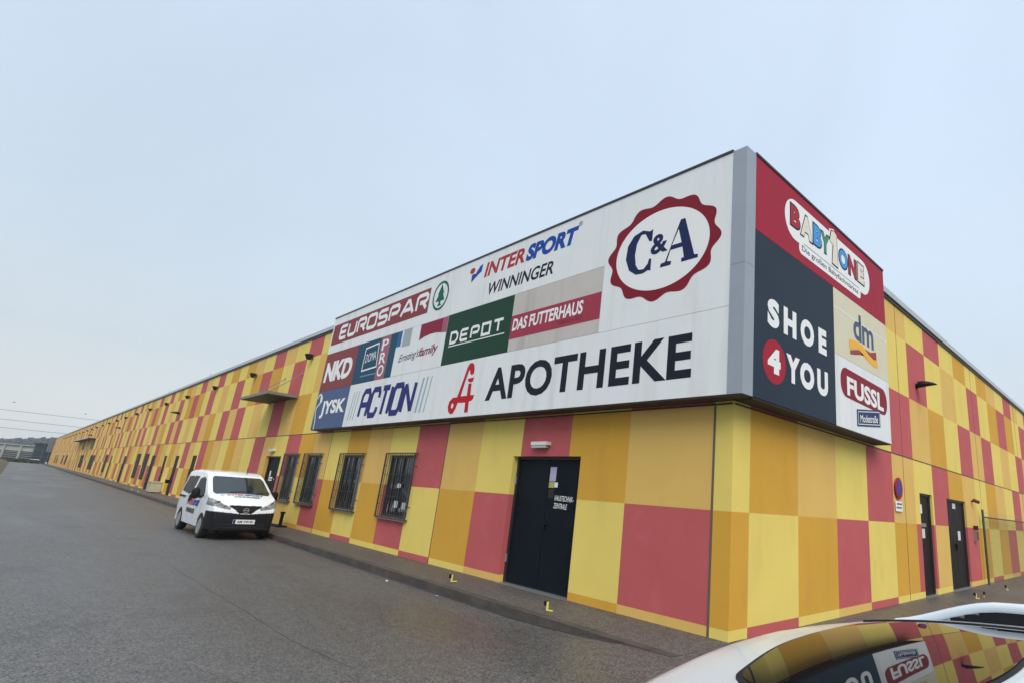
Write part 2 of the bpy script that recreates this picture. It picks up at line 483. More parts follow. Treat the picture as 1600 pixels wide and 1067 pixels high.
# windows with protruding grilles
BLIND = mat('grey blind behind glass', (0.20, 0.21, 0.21), 0.35, var=0.2, vscale=4)
PAPER = mat('paper notice', (0.62, 0.62, 0.60), 0.7, var=0.25, vscale=60, stretch=(1, 1, 2))
def grille(g, s0, s1, z0, z1, d, nb, T):
    bar = .014
    for s_ in (s0, s1 - .03): g.box((s_, d - .03, z0), (s_ + .03, d, z1), T)
    for z in (z0, z1 - .03): g.box((s0 + .031, d - .029, z), (s1 - .031, d - .001, z + .03), T)
    for s_ in (s0, s1 - .03):                              # side frames back to the wall
        for z in (z0 + .002, z1 - .028): g.box((s_ + .002, 0, z), (s_ + .026, d - .031, z + .024), T)
    for i in range(1, nb):
        s_ = s0 + (s1 - s0) * i / nb
        g.tube([T(s_, d - .015, z0 + .01), T(s_, d - .015, z1 - .01)], .008, 6)
        g.tube([T(s_, .012, z0 - .0), T(s_, d - .015, z0 + .012)], .008, 6)
    for f in (.33, .66):
        z = z0 + (z1 - z0) * f
        g.tube([T(s0 + .01, d - .03, z), T(s1 - .01, d - .03, z)], .007, 6)
    for f in (.2, .8):                                     # fixing lugs
        z = z0 + (z1 - z0) * f
        for s_, q in ((s0, -1), (s1, 1)):
            g.tube([T(s_ + q * .025 + .015, -.01, z), T(s_ + q * .025 + .015, d * .7, z), T(s_ + .015, d - .02, z)], .010, 6)
for i, (a, b, c, d, dep) in enumerate(winA):
    w_ = G(); w_.box((a, -dep - .05, c), (b, -dep + .012, d), TA)
    wo = w_.build('window', WGLASS, bld)
    wo['label'] = 'tall dark barred window'
    fr = G()
    for s_ in (a + .001, (a + b) / 2 - .03, b - .061): fr.box((s_, -dep + .013, c + .001), (s_ + .06, -dep + .05, d - .001), TA)
    for z in (c + .001, d - .061): fr.box((a + .062, -dep + .014, z), (b - .062, -dep + .048, z + .06), TA)
    fr.build('frame', DARKM, wo)
    gr = G(); grille(gr, a - .10, b + .07, c - .03, d + .05, .10, 12, TA); gr.build('grille', GRILLE, wo)
    si = G(); si.box((a - .06, -dep + .051, c - .055), (b + .04, .085, c - .001), TA); si.build('sill', STEEL, wo)
    bl = G()
    s_ = a + .12
    bl.box((a + .10, -dep + .015, c + .1), (a + .40, -dep + .02, d - .1), TA)
    if i in (1, 2, 3): bl.build('curtain', BLIND, wo)
    if i == 0:
        pp = G()
        for (u, z, ww, hh) in ((.62, 1.50, .20, .10), (.62, 1.03, .2, .16), (.12, 1.02, .26, .15)):
            pp.box((a + u, -dep + .052, z), (a + u + ww, -dep + .056, z + hh), TA)
        pp.build('notice', PAPER, wo)
for (a, b, c, d, dep, k) in farA:
    q = G(); q.box((a, -dep - .05, c), (b, -dep, d), TA)
    if k == 'w':
        wo = q.build('window', WGLASS, bld)
        fr = G()
        n_ = max(1, round((b - a) / 1.0))
        for j in range(n_ + 1): fr.box((a + (b - a - .05) * j / n_, -dep + .002, c), (a + (b - a - .05) * j / n_ + .05, -dep + .03, d), TA)
        fr.build('frame', DARKM, wo)
        gr = G()
        for j in range(int((b - a) / .14)): gr.box((a + .14 * j + .05, .02, c - .05), (a + .14 * j + .075, .045, d + .04), TA)
        for z in (c - .03, (c + d) / 2, d + .01): gr.box((a - .02, .0, z), (b + .02, .019, z + .03), TA)
        gr.build('grille', GRILLE, wo)
    else:
        do = q.build('door', random.choice([DOORB, DOORG, DOORN]), bld)
        h = G(); h.box((b - .16, -dep + .001, 1.0), (b - .10, -dep + .05, 1.14), TA); h.build('handle', STEEL, do)

# ---- lettering helpers ---------------------------------------------------------------
def glyph_mesh(s, bold=0.0, spacing=1.0):
    cu = bpy.data.curves.new('text', 'FONT'); cu.body = s; cu.offset = bold; cu.space_character = spacing; cu.resolution_u = 4
    o_ = bpy.data.objects.new('text', cu); col.objects.link(o_)
    dg = bpy.context.evaluated_depsgraph_get()
    me = bpy.data.meshes.new_from_object(o_.evaluated_get(dg))
    vs = [tuple(v.co) for v in me.vertices]; fs = [tuple(p.vertices) for p in me.polygons]
    bpy.data.objects.remove(o_); bpy.data.curves.remove(cu); bpy.data.meshes.remove(me)
    return vs, fs
def text_into(g, s, T, bl, tl, br, d, bold=0.0, spacing=1.0, mi=0):
    """fit the glyphs' bounding box to the parallelogram bl-tl-br on a plane T(u, depth, z)"""
    vs, fs = glyph_mesh(s, bold, spacing)
    x0, x1 = min(v[0] for v in vs), max(v[0] for v in vs); y0, y1 = min(v[1] for v in vs), max(v[1] for v in vs)
    n = len(g.v)
    for v in vs:
        p, q = (v[0] - x0) / (x1 - x0), (v[1] - y0) / (y1 - y0)
        u = bl[0] + (br[0] - bl[0]) * p + (tl[0] - bl[0]) * q
        z = bl[1] + (br[1] - bl[1]) * p + (tl[1] - bl[1]) * q
        g.v.append(T(u, d, z))
    for f in fs: g.f.append(tuple(n + i for i in f)); g.m.append(mi)
def stroke(g, pts, wd, T, d, closed=False, mi=0):
    P_ = [Vector(p) for p in pts]; n = len(P_); Lf, Rt = [], []
    for i in range(n):
        a = P_[i - 1] if (i > 0 or closed) else None
        b = P_[(i + 1) % n] if (i < n - 1 or closed) else None
        t0 = (P_[i] - a).normalized() if a is not None else None
        t1 = (b - P_[i]).normalized() if b is not None else None
        if t0 is None: t0 = t1
        if t1 is None: t1 = t0
        nn = Vector((-(t0 + t1).y, (t0 + t1).x))
        if nn.length < 1e-4: nn = Vector((-t0.y, t0.x))
        nn.normalize()
        k = 1 / max(0.45, nn.dot(Vector((-t0.y, t0.x))))
        Lf.append(P_[i] + nn * wd / 2 * k); Rt.append(P_[i] - nn * wd / 2 * k)
    for i in range(n if closed else n - 1):
        j = (i + 1) % n
        g.face([T(p.x, d, p.y) for p in (Lf[i], Lf[j], Rt[j], Rt[i])], mi)
def ell(cx, cz, rx, rz, n=48, tilt=0, sc_=None):
    out = []
    for i in range(n):
        a = 2 * math.pi * i / n
        k = sc_(a) if sc_ else 1
        x_, z_ = rx * k * math.cos(a), rz * k * math.sin(a)
        out.append((cx + x_ * math.cos(tilt) - z_ * math.sin(tilt), cz + x_ * math.sin(tilt) + z_ * math.cos(tilt)))
    return out
def flat(g, pts, T, d, mi=0): g.face([T(u, d, z) for u, z in pts], mi)
def rect(u0, u1, z0, z1): return [(u0, z0), (u1, z0), (u1, z1), (u0, z1)]
def pill(u0, u1, z0, z1, r=None, n=8, sl=0.0):
    r = r or (z1 - z0) / 2
    out = []
    for cx, cz, a0 in ((u1 - r, z0 + r, -90), (u1 - r, z1 - r, 0), (u0 + r, z1 - r, 90), (u0 + r, z0 + r, 180)):
        for i in range(n + 1):
            a = rad(a0 + 90 * i / n); out.append((cx + r * math.cos(a), cz + r * math.sin(a)))
    return [(u, z + sl * (u - u0)) for u, z in out]
GL = {
 'E': [[(1, 1), (.14, 1), (0, .86), (0, .14), (.14, 0), (1, 0)], [(.05, .5), (.9, .5)]],
 'U': [[(0, 1), (0, .16), (.16, 0), (.84, 0), (1, .16), (1, 1)]],
 'R': [[(0, 0), (0, .86), (.14, 1), (.84, 1), (1, .84), (1, .62), (.86, .47), (.3, .47)], [(.62, .45), (1, 0)]],
 'O': [[(.14, 1), (.86, 1), (1, .86), (1, .14), (.86, 0), (.14, 0), (0, .14), (0, .86)]],
 'S': [[(1, 1), (.15, 1), (0, .87), (0, .64), (.15, .51), (.85, .51), (1, .38), (1, .14), (.85, 0), (0, 0)]],
 'P': [[(0, 0), (0, .86), (.14, 1), (.84, 1), (1, .84), (1, .58), (.86, .43), (.2, .43)]],
 'A': [[(0, 0), (.44, .98), (.58, .98), (1, 0)], [(.22, .33), (.8, .33)]],
 'a': [[(0, 0), (0, .82), (.2, 1), (.8, 1), (1, .82), (1, 0)], [(.12, .45), (.88, .45)]],
 'C': [[(1, .66), (1, .84), (.84, 1), (.16, 1), (0, .84), (0, .16), (.16, 0), (.84, 0), (1, .16), (1, .30)]],
 'T': [[(0, 1), (1, 1)], [(.5, .93), (.5, 0)]],
 'I': [[(.5, 1), (.5, 0)]],
 'N': [[(0, 0), (0, 1)], [(.0, .98), (1, .02)], [(1, 0), (1, 1)]],
 'D': [[(0, 1), (.7, 1), (1, .72), (1, .28), (.7, 0), (0, 0)]],
 'Q': [[(0, 1), (1, 1), (1, 0), (0, 0)]],
}
def block(g, ch, u0, u1, z0, z1, wd, T, d, shear=0.0, closed='OQD', mi=0):
    h = wd / 2
    for k, path in enumerate(GL[ch]):
        pts = []
        for x_, y_ in path:
            z = z0 + h + (z1 - z0 - 2 * h) * y_
            pts.append((u0 + h + (u1 - u0 - 2 * h) * x_ + shear * (z - z0), z))
        stroke(g, pts, wd, T, d + .0004 * k, ch in closed, mi)

# ------------------------------------------------------------------ advertising fascia round the corner
OFF = 0.345
fas = empty('sign_box', (0.0, -0.2, 3.05), 'projecting grey cornered sign box wrapped round the building corner behind the advert panels', 'sign box')
g = G()
g.box((-15.77, .04, 3.062), (-.001, OFF - .04, 6.76), FA); g.box((0.0, .04, 3.062), (5.18, OFF - .04, 6.76), FB)
g.box((0.0, -.3, 3.062), (.3, .0, 6.76))
g.build('backing_box', SOFFIT, fas)
g = G()
for z0, z1 in ((3.055, 4.911), (4.915, 6.785)):
    g.prism([(.106, -OFF - .004), (OFF + .004, -OFF - .004), (OFF + .004, -.09), (OFF - .05, -.09), (OFF - .05, -OFF + .05), (.106, -OFF + .05)], lambda u, d, z: (u, z, d), z0, z1)
g.build('corner_cladding', CLAD, fas)
g = G()
g.box((-15.78, .0, 6.776), (.105, OFF + .015, 6.815), FA); g.box((-.088, .0, 6.776), (5.19, OFF + .015, 6.815), FB)
g.build('coping', DARKM, fas)
g = G()
g.box((-15.77, .01, 3.036), (.30, OFF - .012, 3.054), FA); g.box((-.088, .01, 3.036), (5.18, OFF - .012, 3.054), FB)
g.build('soffit_trim', SOFFIT, fas)

def panel(name, T, u0, u1, z0, z1, m, label):
    g = G(); gap = .003
    g.box((u0 + gap, OFF - .035, z0 + gap), (u1 - gap, OFF, z1 - gap), T)
    o_ = g.build(name, m)
    return tag(o_, label, 'sign', 'advert panels on the corner sign box')
D1, D2, D3, D4 = OFF + .002, OFF + .004, OFF + .006, OFF + .008
# --- long side, left to right
RED1 = film('faded red film', (125, 55, 60)); GREEN = film('green film', (22, 92, 70)); NAVY = film('navy film', (42, 46, 104)); BLACK = film('black film', (24, 30, 40))
p = panel('advert_sign', FA, -15.78, -7.92, 5.535, 6.775, SIGNW, 'white sign panel with a red supermarket word bar and green fir tree emblem')
g = G(); g.face([FA(u, D1, z) for u, z in rect(-15.68, -9.08, 5.82, 6.515)]); g.build('colour_bar', RED1, p)
g = G(); u = -15.08
WID = {'E': .62, 'U': .66, 'R': .66, 'O': .70, 'S': .66, 'P': .66, 'A': .82}
tot = sum(WID[c_] for c_ in 'EUROSPAR'); sp = (5.93 - tot) / 7
for i_, c_ in enumerate('EUROSPAR'):
    block(g, c_, u, u + WID[c_], 5.925, 6.43, .115, FA, D2 + .0002 * i_, 0.06); u += WID[c_] + sp
g.build('lettering', WHITE, p)
g = G(); stroke(g, ell(-8.51, 6.175, .36, .36), .065, FA, D1, True)
tree = [(-8.51, 6.49), (-8.66, 6.22), (-8.62, 6.21), (-8.73, 6.03), (-8.57, 6.03), (-8.55, 5.97), (-8.62, 5.90), (-8.40, 5.90), (-8.47, 5.97), (-8.45, 6.03), (-8.29, 6.03), (-8.40, 6.21), (-8.36, 6.22)]
flat(g, tree, FA, D1); g.build('emblem', GREEN, p)

p = panel('advert_sign', FA, -7.92, -2.545, 5.54, 6.775, SIGNW, 'white sign panel with red and blue sports shop word and black line below')
INR = film('sport red film', (158, 50, 55)); INB = film('sport blue film', (28, 66, 145))
g = G(); text_into(g, 'INTER', FA, (-6.58, 6.225), (-6.50, 6.575), (-5.05, 6.235), D1, .034); g.build('lettering', INR, p)
g = G(); text_into(g, 'SPORT', FA, (-5.02, 6.225), (-4.93, 6.60), (-3.45, 6.215), D1, .055); g.build('lettering', INB, p)
g = G(); text_into(g, 'WINNINGER', FA, (-6.36, 5.74), (-6.30, 6.03), (-4.02, 5.735), D1, .02); g.build('lettering', BLACK, p)
g = G(); text_into(g, '®', FA, (-3.38, 6.56), (-3.38, 6.66), (-3.27, 6.56), D1, 0); g.build('trade_mark', BLACK, p)
g = G(); flat(g, ell(-7.12, 6.515, .11, .075, 24), FA, D1); g.build('emblem', INR, p)
g = G(); flat(g, [(-7.11, 6.215), (-6.98, 6.29), (-6.80, 6.38), (-6.715, 6.415), (-6.69, 6.595), (-6.80, 6.565), (-6.90, 6.47), (-6.955, 6.405), (-7.07, 6.425), (-7.125, 6.40)], FA, D1 + .001); g.build('emblem', INB, p)

p = panel('advert_sign', FA, -2.545, .106, 4.302, 6.775, SIGNW, 'large square white sign panel with a scalloped dark red seal at the grey corner')
CAR = film('dark red film', (118, 26, 40)); CAN = film('navy film two', (28, 38, 76))
g = G(); flat(g, ell(-1.262, 5.545, 1.145, .865, 144, -.04, lambda a: 1 + .05 * math.cos(12 * a + .5)), FA, D1); g.build('seal', CAR, p)
g = G(); flat(g, ell(-1.26, 5.53, .985, .70, 64, -.04), FA, D2); g.build('seal_field', WHITE, p)
g = G()
flat(g, [(-1.23, 5.19), (-1.22, 5.255), (-1.13, 5.265), (-.85, 5.93), (-.76, 5.93), (-.55, 5.25), (-.48, 5.24), (-.48, 5.185), (-.80, 5.185), (-.80, 5.25), (-.75, 5.255), (-.79, 5.445), (-1.03, 5.445), (-1.09, 5.27), (-1.0, 5.25), (-1.01, 5.19)], FA, D3)
flat(g, [(-1.43, 5.93), (-1.44, 5.72), (-1.50, 5.73), (-1.60, 5.89), (-1.69, 5.895), (-1.78, 5.75), (-1.805, 5.55), (-1.77, 5.36), (-1.70, 5.265), (-1.59, 5.25), (-1.50, 5.33), (-1.48, 5.41), (-1.43, 5.40), (-1.43, 5.19), (-1.49, 5.21), (-1.60, 5.175), (-1.76, 5.19), (-1.92, 5.30), (-2.015, 5.52), (-1.99, 5.76), (-1.86, 5.92), (-1.66, 5.97), (-1.50, 5.91)], FA, D3)
text_into(g, '&', FA, (-1.455, 5.455), (-1.455, 5.80), (-1.09, 5.455), D3 + .001, .03)
g.build('lettering', CAN, p)
g = G(); flat(g, [(-1.0, 5.52), (-.81, 5.52), (-.88, 5.77)], FA, D4); g.build('seal_field', WHITE, p)

p = panel('advert_sign', FA, -15.78, -13.17, 4.285, 5.535, film('brick red film', (124, 60, 62), var=.04, vscale=2), 'brick red square sign panel with three bold white capital letters')
g = G(); text_into(g, 'NKD', FA, (-15.60, 4.57), (-15.55, 5.23), (-13.42, 4.56), D1, .05, .95); g.build('lettering', WHITE, p)
g = G(); g.face([FA(u, OFF + .001, z) for u, z in rect(-15.777, -7.925, 5.49, 5.532)])

p = panel('advert_sign', FA, -13.17, -10.545, 4.285, 5.535, film('teal film', (30, 70, 92), var=.05, vscale=2), 'dark teal sign panel with a white outlined box and a vertical mauve strip')
g = G(); flat(g, rect(-11.56, -10.95, 4.29, 5.53), FA, D1); g.build('colour_bar', film('mauve film', (142, 92, 104)), p)
g = G()
for c_, z in (('P', 5.12), ('R', 4.74), ('O', 4.38)):
    text_into(g, c_, FA, (-11.46, z), (-11.46, z + .32), (-11.06, z), D2, .015)
box_ = [(-12.58, 4.66), (-12.56, 5.33), (-11.70, 5.38), (-11.60, 4.69)]
stroke(g, box_, .045, FA, D1, True)
text_into(g, 'DOMA', FA, (-12.45, 4.88), (-12.45, 5.14), (-11.75, 4.92), D1, .0, .92)
g.build('lettering', WHITE, p)
g = G()
flat(g, rect(-12.62, -11.58, 4.475, 4.515), FA, D1)
g.build('small_print', film('pale teal film', (95, 130, 150)), p)

p = panel('advert_sign', FA, -10.545, -7.895, 4.292, 5.535, SIGNW, 'pale sign panel with a handwritten family shop name under a red curve')
g = G(); flat(g, rect(-10.54, -10.29, 5.10, 5.53), FA, D1); g.build('colour_bar', film('mid blue film', (42, 92, 142)), p)
g = G()
flat(g, rect(-10.20, -9.74, 5.06, 5.53), FA, D1); g.build('colour_bar', film('grey strip film', (150, 156, 160)), p)
g = G()
flat(g, [(-9.26, 5.53), (-9.25, 5.11), (-9.0, 5.17), (-8.7, 5.20), (-8.4, 5.195), (-8.135, 5.16), (-8.135, 5.53)], FA, D1); g.build('colour_bar', film('wine red film', (126, 34, 56)), p)
g = G(); flat(g, [(-8.13, 5.53), (-8.13, 5.155), (-7.90, 5.135), (-7.90, 5.53)], FA, D1); g.build('colour_bar', film('old rose film', (152, 82, 102)), p)
g = G(); text_into(g, "Ernsting's", FA, (-10.26, 4.58), (-10.14, 4.86), (-9.20, 4.62), D1, -.002, .9); g.build('lettering', BLACK, p)
g = G(); text_into(g, 'family', FA, (-9.17, 4.60), (-9.09, 4.90), (-8.24, 4.62), D1, .02, .95); g.build('lettering', film('wine lettering film', (120, 36, 58)), p)

p = panel('advert_sign', FA, -7.895, -5.218, 4.302, 5.54, film('dark green film', (28, 60, 45), var=.05, vscale=2), 'dark green square sign panel with thin white capitals and underline')
g = G(); u = -7.66
for i_, c_ in enumerate('DEPQT'): block(g, c_, u + .445 * i_, u + .445 * i_ + (.36 if i_ != 4 else .40), 4.785, 5.095, .065, FA, D1 + .0002 * i_)
flat(g, rect(-7.68, -5.42, 4.725, 4.748), FA, D1); g.build('lettering', WHITE, p)

p = panel('advert_sign', FA, -5.218, -2.545, 4.302, 5.54, mat('stained beige sheet', lin(168, 162, 156), .5, var=.05, vscale=2, dirt=((.30, .28, .24), 2.2, (2, 2, .15), .48, .75, .55)), 'stained beige sign panel crossed by a crimson band of white capitals')
g = G(); flat(g, rect(-5.215, -2.548, 4.56, 5.06), FA, D1); g.build('colour_bar', film('crimson film', (146, 54, 70), var=.05, vscale=3), p)
g = G(); text_into(g, 'DAS FUTTERHAUS', FA, (-5.15, 4.725), (-5.13, 4.985), (-3.02, 4.735), D2, .03, 1.0); g.build('lettering', WHITE, p)
g = G(); text_into(g, 'TIERISCH GUT', FA, (-3.68, 4.63), (-3.68, 4.69), (-2.99, 4.63), D2, 0, 1.2); g.build('lettering', film('dark crimson film', (92, 26, 36)), p)

p = panel('advert_sign', FA, -15.78, -13.16, 3.055, 4.285, film('slate blue film', (72, 88, 120), var=.05, vscale=2), 'slate blue sign panel with white capitals and line drawn goose at left end')
g = G(); text_into(g, 'JYSK', FA, (-15.25, 3.39), (-15.22, 3.94), (-13.30, 3.385), D1, .04, 1.0); g.build('lettering', WHITE, p)
g = G(); stroke(g, [(-15.52, 3.06), (-15.535, 3.3), (-15.66, 3.6), (-15.68, 3.74), (-15.60, 3.80), (-15.40, 3.90), (-15.30, 4.0), (-15.36, 4.10), (-15.52, 4.19), (-15.64, 4.16), (-15.73, 4.05)], .05, FA, D1)
flat(g, [(-15.45, 3.86), (-15.27, 3.95), (-15.30, 4.07), (-15.48, 4.18), (-15.47, 4.02)], FA, D1 + .001); g.build('emblem', WHITE, p)

p = panel('advert_sign', FA, -13.16, -7.92, 3.055, 4.29, SIGNW, 'white sign panel with navy slanted block capitals between grey stripes')
g = G(); u = -12.24
WA = {'a': .62, 'C': .62, 'T': .56, 'I': .15, 'O': .62, 'N': .66}
tot = sum(WA[c_] for c_ in 'aCTION'); sp = (12.24 - 9.0 - tot) / 5
for i_, c_ in enumerate('aCTION'):
    block(g, c_, u, u + WA[c_], 3.235, 4.09, .155, FA, D1 + .0002 * i_, 0.16); u += WA[c_] + sp
g.build('lettering', NAVY, p)
STRP = film('blue grey film', (140, 160, 172)); g = G()
for s0 in (12.89, 12.71, 12.53): flat(g, [(-s0, 3.24), (-s0 + .05, 3.24), (-s0 + .19, 4.06), (-s0 + .14, 4.06)], FA, D1)
g.build('stripes', STRP, p); g = G()
for s0, ww in ((8.80, .09), (8.59, .07), (8.37, .045)): flat(g, [(-s0, 3.25), (-s0 + ww, 3.25), (-s0 + ww + .15, 4.10), (-s0 + .15, 4.10)], FA, D1)
g.build('stripes', STRP, p)

p = panel('advert_sign', FA, -7.92, .106, 3.055, 4.302, SIGNW, 'long white pharmacy sign panel with a red script letter and black capitals')
g = G()
al = [(7.19, 3.2), (7.235, 3.3), (7.21, 3.42), (7.08, 3.5), (6.9, 3.5), (6.79, 3.78), (6.65, 4.15), (6.58, 4.22), (6.49, 4.23), (6.40, 4.18), (6.36, 4.08), (6.36, 3.98), (6.43, 3.95), (6.50, 3.98), (6.54, 4.08), (6.58, 4.04), (6.66, 3.83), (6.76, 3.51), (6.51, 3.505), (6.515, 3.77), (6.39, 3.765), (6.37, 3.51), (6.22, 3.505), (6.23, 3.43), (6.29, 3.385), (6.39, 3.37), (6.37, 3.14), (6.51, 3.14), (6.53, 3.36), (6.84, 3.37), (6.9, 3.24), (6.97, 3.15), (7.08, 3.13)]
flat(g, [(-a_, b_) for a_, b_ in al], FA, D1)
flat(g, [(-6.58, 3.88), (-6.53, 3.81), (-6.43, 3.79), (-6.36, 3.80), (-6.32, 3.89)], FA, D1)
g.build('emblem', film('signal red film', (172, 24, 34)), p)
g = G(); flat(g, ell(-7.045, 3.315, .045, .055, 20), FA, D2); g.build('emblem', WHITE, p)
g = G(); text_into(g, 'APOTHEKE', FA, (-5.78, 3.335), (-5.775, 4.015), (-.51, 3.335), D1, .028, 1.05); g.build('lettering', BLACK, p)

# --- short side
p = panel('advert_sign', FB, -.088, 5.19, 5.535, 6.775, film('carmine film', (146, 34, 54), var=.04, vscale=1.5), 'carmine red sign panel with a white pill of multicoloured cartoon capitals')
BLK = film('outline film', (30, 34, 40))
g = G(); flat(g, pill(.80, 4.36, 5.86, 6.58), FB, D1); flat(g, pill(1.28, 3.86, 5.695, 5.905, .09), FB, D1 + .0005)
flat(g, [(2.50, 6.5), (2.46, 6.64), (2.66, 6.70), (2.80, 6.62), (2.84, 6.5)], FB, D1 + .0002)
g.build('pill', WHITE, p)
bl_ = [('B', .985, 1.32, 6.08, 6.47, 0), ('A', 1.33, 1.78, 6.05, 6.47, 1), ('B', 1.80, 2.13, 6.07, 6.47, 2), ('Y', 2.10, 2.46, 6.07, 6.45, 3), ('O', 2.86, 3.26, 6.06, 6.44, 2), ('N', 3.30, 3.68, 6.05, 6.44, 0), ('E', 3.74, 4.06, 6.05, 6.46, 1)]
cols = [film('toy red film', (155, 42, 55)), film('toy cream film', (208, 200, 186)), film('toy blue film', (66, 140, 198)), film('toy green film', (62, 130, 104))]
go = G()
gs = [G() for _ in range(4)]
for j, (c_, a, b, c, d, k) in enumerate(bl_):
    text_into(go, c_, FB, (a - .02, c - .025), (a - .02, d + .02), (b + .02, c - .025), D2 + .0002 * j, .075)
    text_into(gs[k], c_, FB, (a + .01, c + .005), (a + .01, d - .01), (b - .01, c + .005), D3 + .0002 * j, .055)
one = [(2.47, 6.40), (2.55, 6.62), (2.66, 6.655), (2.77, 6.62), (2.80, 5.98), (2.56, 5.99), (2.62, 6.36)]
flat(go, [(u + (.02 if u > 2.65 else -.02), z + (.02 if z > 6.3 else -.025)) for u, z in one], FB, D2 + .002)
flat(gs[1], one, FB, D3 + .002)
flat(go, rect(1.45, 3.80, 5.905, 5.915), FB, D2)
go.build('letter_outline', BLK, p)
for k in range(4): gs[k].build('lettering', cols[k], p)
g = G(); text_into(g, 'Die großen Babyfachmärkte', FB, (1.38, 5.735), (1.38, 5.865), (3.74, 5.735), D2, .004); g.build('lettering', BLK, p)

p = panel('advert_sign', FB, -.088, 2.577, 3.055, 5.535, film('blue black film', (38, 50, 62), var=.06, vscale=2), 'big blue black sign panel with white capitals and numeral in red disc')
g = G(); flat(g, ell(.495, 3.665, .335, .325, 40), FB, D1); g.build('disc', film('disc red film', (150, 32, 48)), p)
g = G()
for c_, a, b in (('S', .285, .63), ('H', .765, 1.17), ('O', 1.31, 1.78), ('E', 1.945, 2.25)): text_into(g, c_, FB, (a, 4.165), (a, 4.60), (b, 4.165), D1, .06)
for c_, a, b in (('Y', .84, 1.27), ('O', 1.28, 1.76), ('U', 1.87, 2.27)): text_into(g, c_, FB, (a, 3.46), (a, 3.885), (b, 3.46), D2, .06)
text_into(g, '4', FB, (.30, 3.49), (.30, 3.86), (.67, 3.49), D2, .075)
g.build('lettering', WHITE, p)

p = panel('advert_sign', FB, 2.577, 5.19, 4.312, 5.535, film('pale beige film', (196, 190, 166), var=.04, vscale=2), 'beige sign panel with grey blue lower case letters over a red and orange ribbon')
g = G(); text_into(g, 'dm', FB, (3.44, 4.80), (3.44, 5.34), (4.44, 4.80), D1, .025, .95); g.build('lettering', film('slate lettering film', (74, 86, 108)), p)
g = G(); flat(g, [(3.24, 4.52), (3.26, 4.45), (3.45, 4.50), (3.62, 4.53), (3.78, 4.56), (3.74, 4.72), (3.93, 4.73), (4.24, 4.72), (4.56, 4.80), (4.57, 4.63), (4.40, 4.60), (4.15, 4.61), (3.85, 4.62), (3.6, 4.62)], FB, D1); g.build('ribbon', film('ribbon red film', (142, 66, 62)), p)
g = G(); flat(g, [(3.21, 4.72), (3.24, 4.53), (3.60, 4.645), (3.84, 4.60), (4.06, 4.53), (4.40, 4.47), (4.61, 4.49), (4.58, 4.64), (4.40, 4.61), (4.16, 4.65), (3.90, 4.745), (3.6, 4.775), (3.40, 4.755)], FB, D2); g.build('ribbon', film('ribbon orange film', (222, 162, 58)), p)
g = G(); flat(g, rect(2.58, 5.187, 5.165, 5.185), FB, D1); g.build('seam_strip', WHITE, p)

p = panel('advert_sign', FB, 2.577, 5.19, 3.055, 4.312, SIGNW, 'white sign panel with a dark red capsule of white capitals and a small blue plate')
sl = -.085
g = G(); flat(g, pill(2.79, 5.03, 3.62, 4.15, .24, 8, -.02), FB, D1); g.build('capsule', film('capsule red film', (124, 34, 46)), p)
g = G(); text_into(g, 'FUSSL', FB, (3.06, 3.66), (3.06, 4.01), (4.83, 3.645), D2, .04, 1.03); g.build('lettering', WHITE, p)
g = G(); flat(g, [(3.46, 3.17), (4.60, 3.31), (4.60, 3.635), (3.46, 3.475)], FB, D3); g.build('plate', film('plate blue film', (44, 60, 98)), p)
g = G(); stroke(g, [(3.51, 3.215), (4.56, 3.345), (4.56, 3.595), (3.51, 3.44)], .014, FB, D4, True)
text_into(g, 'Modestraße', FB, (3.60, 3.26), (3.60, 3.40), (4.47, 3.37), D4 + .001, .01, .95); g.build('lettering', WHITE, p)

# ------------------------------------------------------------------ doors near the corner
def leaf_door(T, a, b, c, d, dep, m, split, name_label):
    g = G()
    g.box((a + .05, -dep - .06, c + .02), ((a + b) / 2 - .004 if split else b - .05, -dep, d - .05), T)
    if split: g.box(((a + b) / 2 + .004, -dep - .06, c + .02), (b - .05, -dep, d - .05), T)
    o_ = g.build('door', m, bld); o_['label'] = name_label
    f = G()
    for s0, s1 in ((a, a + .046), (b - .046, b)): f.box((s0, -dep - .08, c), (s1, -dep + .03, d), T)
    f.box((a + .047, -dep - .08, d - .046), (b - .047, -dep + .03, d), T)
    f.box((a + .047, -dep - .08, c - .01), (b - .047, -dep - .0, c + .018), T)
    f.build('frame', DARKM, o_)
    t = G(); t.box((a, -dep + .031, -.02), (b, .06, .008), T); t.build('threshold', STEEL, o_)
    return o_
d1 = leaf_door(TA, 3.06, 5.01, 0, 2.27, .14, DOORB, True, 'blue black double steel door by the corner')
mid = (3.06 + 5.01) / 2
g = G(); g.box((mid - .05, -.139, 1.0), (mid - .02, -.115, 1.16), TA); g.tube([TA(mid - .035, -.10, 1.1), TA(mid + .0 - .17, -.09, 1.1)], .011, 8); g.tube([TA(mid - .035, -.139, 1.1), TA(mid - .035, -.095, 1.1)], .011, 8); g.build('handle', BLACKP, d1)
for z in (.35, 1.75):
    g = G(); g.tube([TA(4.98, -.10, z), TA(4.98, -.10, z + .14)], .018, 8); g.build('hinge', STEEL, d1)
DZ = -.137
g = G(); text_into(g, 'HAUSTECHNIK-', TA and (lambda u, d, z: FA(u, d, z)), (-3.81, 1.51), (-3.80, 1.60), (-3.30, 1.50), DZ, .012); text_into(g, 'ZENTRALE', FA, (-3.82, 1.38), (-3.81, 1.47), (-3.46, 1.37), DZ, .012); g.build('lettering', WHITE, d1)
g = G(); flat(g, rect(-4.01, -3.83, 1.84, 2.09), FA, DZ); g.build('sticker', film('lilac sticker film', (165, 158, 185), var=.25, vscale=40), d1)
g = G(); flat(g, rect(-4.01, -3.855, 1.725, 1.83), FA, DZ); g.build('sticker', film('olive sticker film', (160, 160, 100), var=.3, vscale=50), d1)
